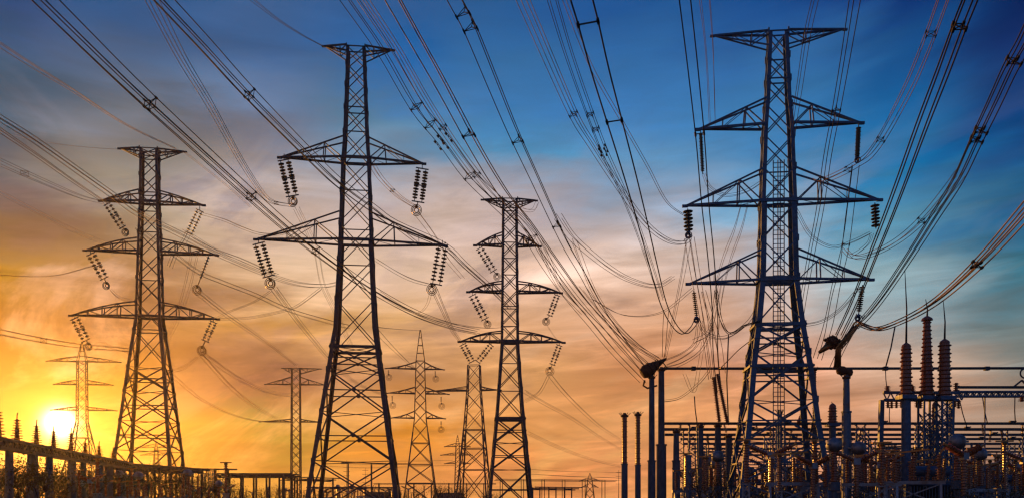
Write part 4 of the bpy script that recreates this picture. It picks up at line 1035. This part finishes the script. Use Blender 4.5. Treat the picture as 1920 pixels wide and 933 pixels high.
# ------------------------------------------------------------------ shrubs and small trees
def shrub(px, D, H, R, label, leaves=500, name='shrub', seed=1, group='shrubs around the yard', bare=.5):
    r = random.Random(seed); base = Vector((XP(px, D), D, 0)); root = empty(name, base, label, 'shrub', group)
    m = MB(); tips = []
    def grow(p, d, L, rad, dep):
        q = p + d * L; m.tube([p, p.lerp(q, .5) + Vector((r.uniform(-1, 1), r.uniform(-1, 1), 0)) * L * .06, q], rad, 4, rad * .6, False)
        if dep == 0: tips.append(q); return
        for _ in range(r.choice((2, 3))):
            e = (d + Vector((r.uniform(-1, 1), r.uniform(-1, 1), r.uniform(-.35, .55))) * .8).normalized()
            grow(q, e, L * r.uniform(.6, .85), rad * .6, dep - 1)
        tips.append(q)
    for s in range(4):
        a = r.uniform(0, 2 * pi); grow(Vector((cos(a) * R * .15, sin(a) * R * .15, 0)), Vector((cos(a) * .35, sin(a) * .35, 1)).normalized(), H * .34, .045 * H * .4, 3)
    m.build('branches', 'bark', root)
    m = MB(); sx = R / (H * .6)
    for _ in range(leaves):
        t = r.choice(tips); c = t + Vector((r.gauss(0, .13), r.gauss(0, .13), r.gauss(0, .12))) * H
        c.z = max(.1, c.z); sz = r.uniform(.035, .10) * (H / 3) ** .5
        a = Vector((r.gauss(0, 1), r.gauss(0, 1), r.gauss(0, 1))).normalized(); b = a.cross(Vector((r.gauss(0, 1), r.gauss(0, 1), r.gauss(0, 1)))).normalized()
        m.add([c - a * sz, c + b * sz * .5, c + a * sz, c - b * sz * .5], [(0, 1, 2, 3)])
    m.build('leaves', 'leaf', root)
places = ['under the left end of the receding gantry', 'between the first columns of the receding gantry', 'below the sun', 'right of the sun beneath the gantry beam', 'in front of the left foot of the leftmost tower',
          'between the feet of the leftmost tower', 'at the right foot of the leftmost tower', 'below the thin rail rack', 'in front of the flat rail rack', 'under the straight distant mast',
          'at the left leg of the tall centre tower', 'between the legs of the tall centre tower', 'right of the tall centre tower', 'at the foot of the pointed distant tower', 'between the twin distant towers', 'left of the middle tower']
shp = [(10, 62, 5.0), (52, 66, 4.6), (98, 74, 5.0), (150, 80, 5.2), (212, 92, 5.4), (285, 108, 6.0), (350, 112, 5.6), (405, 120, 5.2), (460, 150, 3.8), (560, 170, 3.6), (596, 150, 3.2), (690, 190, 4.0), (745, 180, 4.2), (832, 210, 6.4), (862, 190, 5.6), (918, 170, 4.0)]
for i, ((px, D, H), pl) in enumerate(zip(shp, places)):
    shrub(px, D, H, H * .5, 'scraggly dark shrub ' + pl, 1900 if i < 8 else 700, seed=i + 3)
for i, (px, D, H, pl) in enumerate([(1335, 70, 4.4, 'beside the lowest bluish round post'), (1450, 68, 3.0, 'between the legs of the bluish tower'), (1610, 58, 2.6, 'at the base of the massive bluish post'), (1810, 58, 2.8, 'right of the bushing trio stands'), (1905, 56, 3.0, 'at the lower right corner')]):
    shrub(px, D, H, H * .5, 'ragged leafy shrub ' + pl, 520, seed=i + 40)
for i, (px, D, H) in enumerate([(22, 72, 5.6), (60, 76, 5.8), (86, 82, 5.4), (122, 86, 6.0), (170, 94, 5.6), (200, 100, 5.8), (240, 104, 6.0), (262, 112, 5.6), (320, 122, 6.4), (378, 128, 5.8), (425, 134, 5.0), (500, 160, 4.4), (530, 165, 5.2), (628, 180, 5.0), (656, 200, 4.6), (722, 175, 5.2), (775, 200, 4.8), (808, 190, 5.6)]):
    wh = 'behind the receding gantry' if px < 245 else 'around the heavy rack by the leftmost tower' if px < 430 else 'low by the tall centre tower' if px < 735 else 'near the distant twin towers'
    shrub(px, D, H, H * .5, 'thin ragged bush ' + wh, 1100 if px < 430 else 600, seed=i + 80, group='thin ragged bushes ' + wh)
# far masts
for px, yt, D, lab in [(650, 862, 300, 'thin far antenna mast left inside the legs of the centre tower'), (685, 876, 320, 'thin far antenna mast right inside the legs of the centre tower'), (1160, 880, 330, 'thin far pole left of the ribbed posts')]:
    root = empty('antenna_mast', (XP(px, D), D, 0), lab, 'mast', 'thin far masts'); zt = ZP(yt, D)
    m = MB(); m.tube([(0, 0, 0), (0, 0, zt * .5), (0, 0, zt)], .16, 6, .06); m.build('pole', 'steel', root, True)
    m = MB()
    for q in range(4): m.bar((-1.2, 0, zt - 1 - q * 1.6), (1.2, 0, zt - 1 - q * 1.6), .12)
    m.build('antenna', 'steel', root)
# houses
def house(px, D, w, d, h, rh, rz, label):
    root = empty('house', (XP(px, D), D, 0), label, 'house', 'low houses on the horizon', rz)
    m = MB(); m.box((0, 0, h / 2), (w, d, h)); m.add([(-w / 2, -d / 2, h), (-w / 2, d / 2, h), (-w / 2, 0, h + rh)], [(0, 1, 2)]); m.add([(w / 2, -d / 2, h), (w / 2, d / 2, h), (w / 2, 0, h + rh)], [(0, 2, 1)]); m.build('wall', 'wall', root)
    m = MB(); t = .18; e = .5
    for s in (-1, 1):
        a = Vector((0, s * (d / 2 + e), h - rh * e / (d / 2))); b = Vector((0, 0, h + rh + .05)); x = w / 2 + e
        m.add([(-x, a.y, a.z), (x, a.y, a.z), (x, b.y, b.z), (-x, b.y, b.z), (-x, a.y, a.z + t), (x, a.y, a.z + t), (x, b.y, b.z + t), (-x, b.y, b.z + t)], [(0, 1, 2, 3), (7, 6, 5, 4), (0, 4, 5, 1), (1, 5, 6, 2), (0, 3, 7, 4)])
    ro = m.build('roof', 'roof', root)
    m = MB(); m.box((w * .25, 0, h + rh + .3), (.8, .8, 1.4)); m.build('chimney', 'wall', ro)
    n = max(2, int(w / 3.5))
    for q in range(n):
        x = -w / 2 + w * (q + .5) / n; m = MB()
        for a, b in (((x - .6, -d / 2 - .03, 1.1), (x + .6, -d / 2 - .03, 1.1)), ((x - .6, -d / 2 - .03, 2.3), (x + .6, -d / 2 - .03, 2.3)), ((x - .6, -d / 2 - .03, 1.1), (x - .6, -d / 2 - .03, 2.3)), ((x + .6, -d / 2 - .03, 1.1), (x + .6, -d / 2 - .03, 2.3))): m.bar(a, b, .1)
        wd = m.build('window', 'white', root); m = MB(); m.box((x, -d / 2 - .01, 1.7), (1.1, .03, 1.1)); m.build('pane', 'window', wd)
house(716, 240, 9, 8, 2.6, 1.6, .15, 'dark-roofed low house by the right leg of the tall centre tower')
house(842, 300, 10, 8, 2.8, 1.8, -.1, 'distant low house below the twin distant towers')
# ------------------------------------------------------------------ air
def haze():
    m = MB(); x, y0, y1, z = 1450, -1450, 1450, 140
    m.box((0, (y0 + y1) / 2, (z - 1) / 2), (2 * x, y1 - y0, z + 1))
    me = bpy.data.meshes.new('haze'); me.from_pydata(m.v, [], m.f)
    mt = bpy.data.materials.new('air'); mt.use_nodes = True; g = NT(mt.node_tree)
    v = g.add('ShaderNodeVolumePrincipled'); v.inputs['Color'].default_value = (.95, .82, .58, 1); v.inputs['Density'].default_value = HAZE_D
    v.inputs['Anisotropy'].default_value = .84
    o = g.add('ShaderNodeOutputMaterial'); g.l.new(v.outputs[0], o.inputs['Volume'])
    me.materials.append(mt); ob = bpy.data.objects.new('haze', me); COL.objects.link(ob); tag(ob, kind='stuff')
HAZE_D = 0.00012
haze()
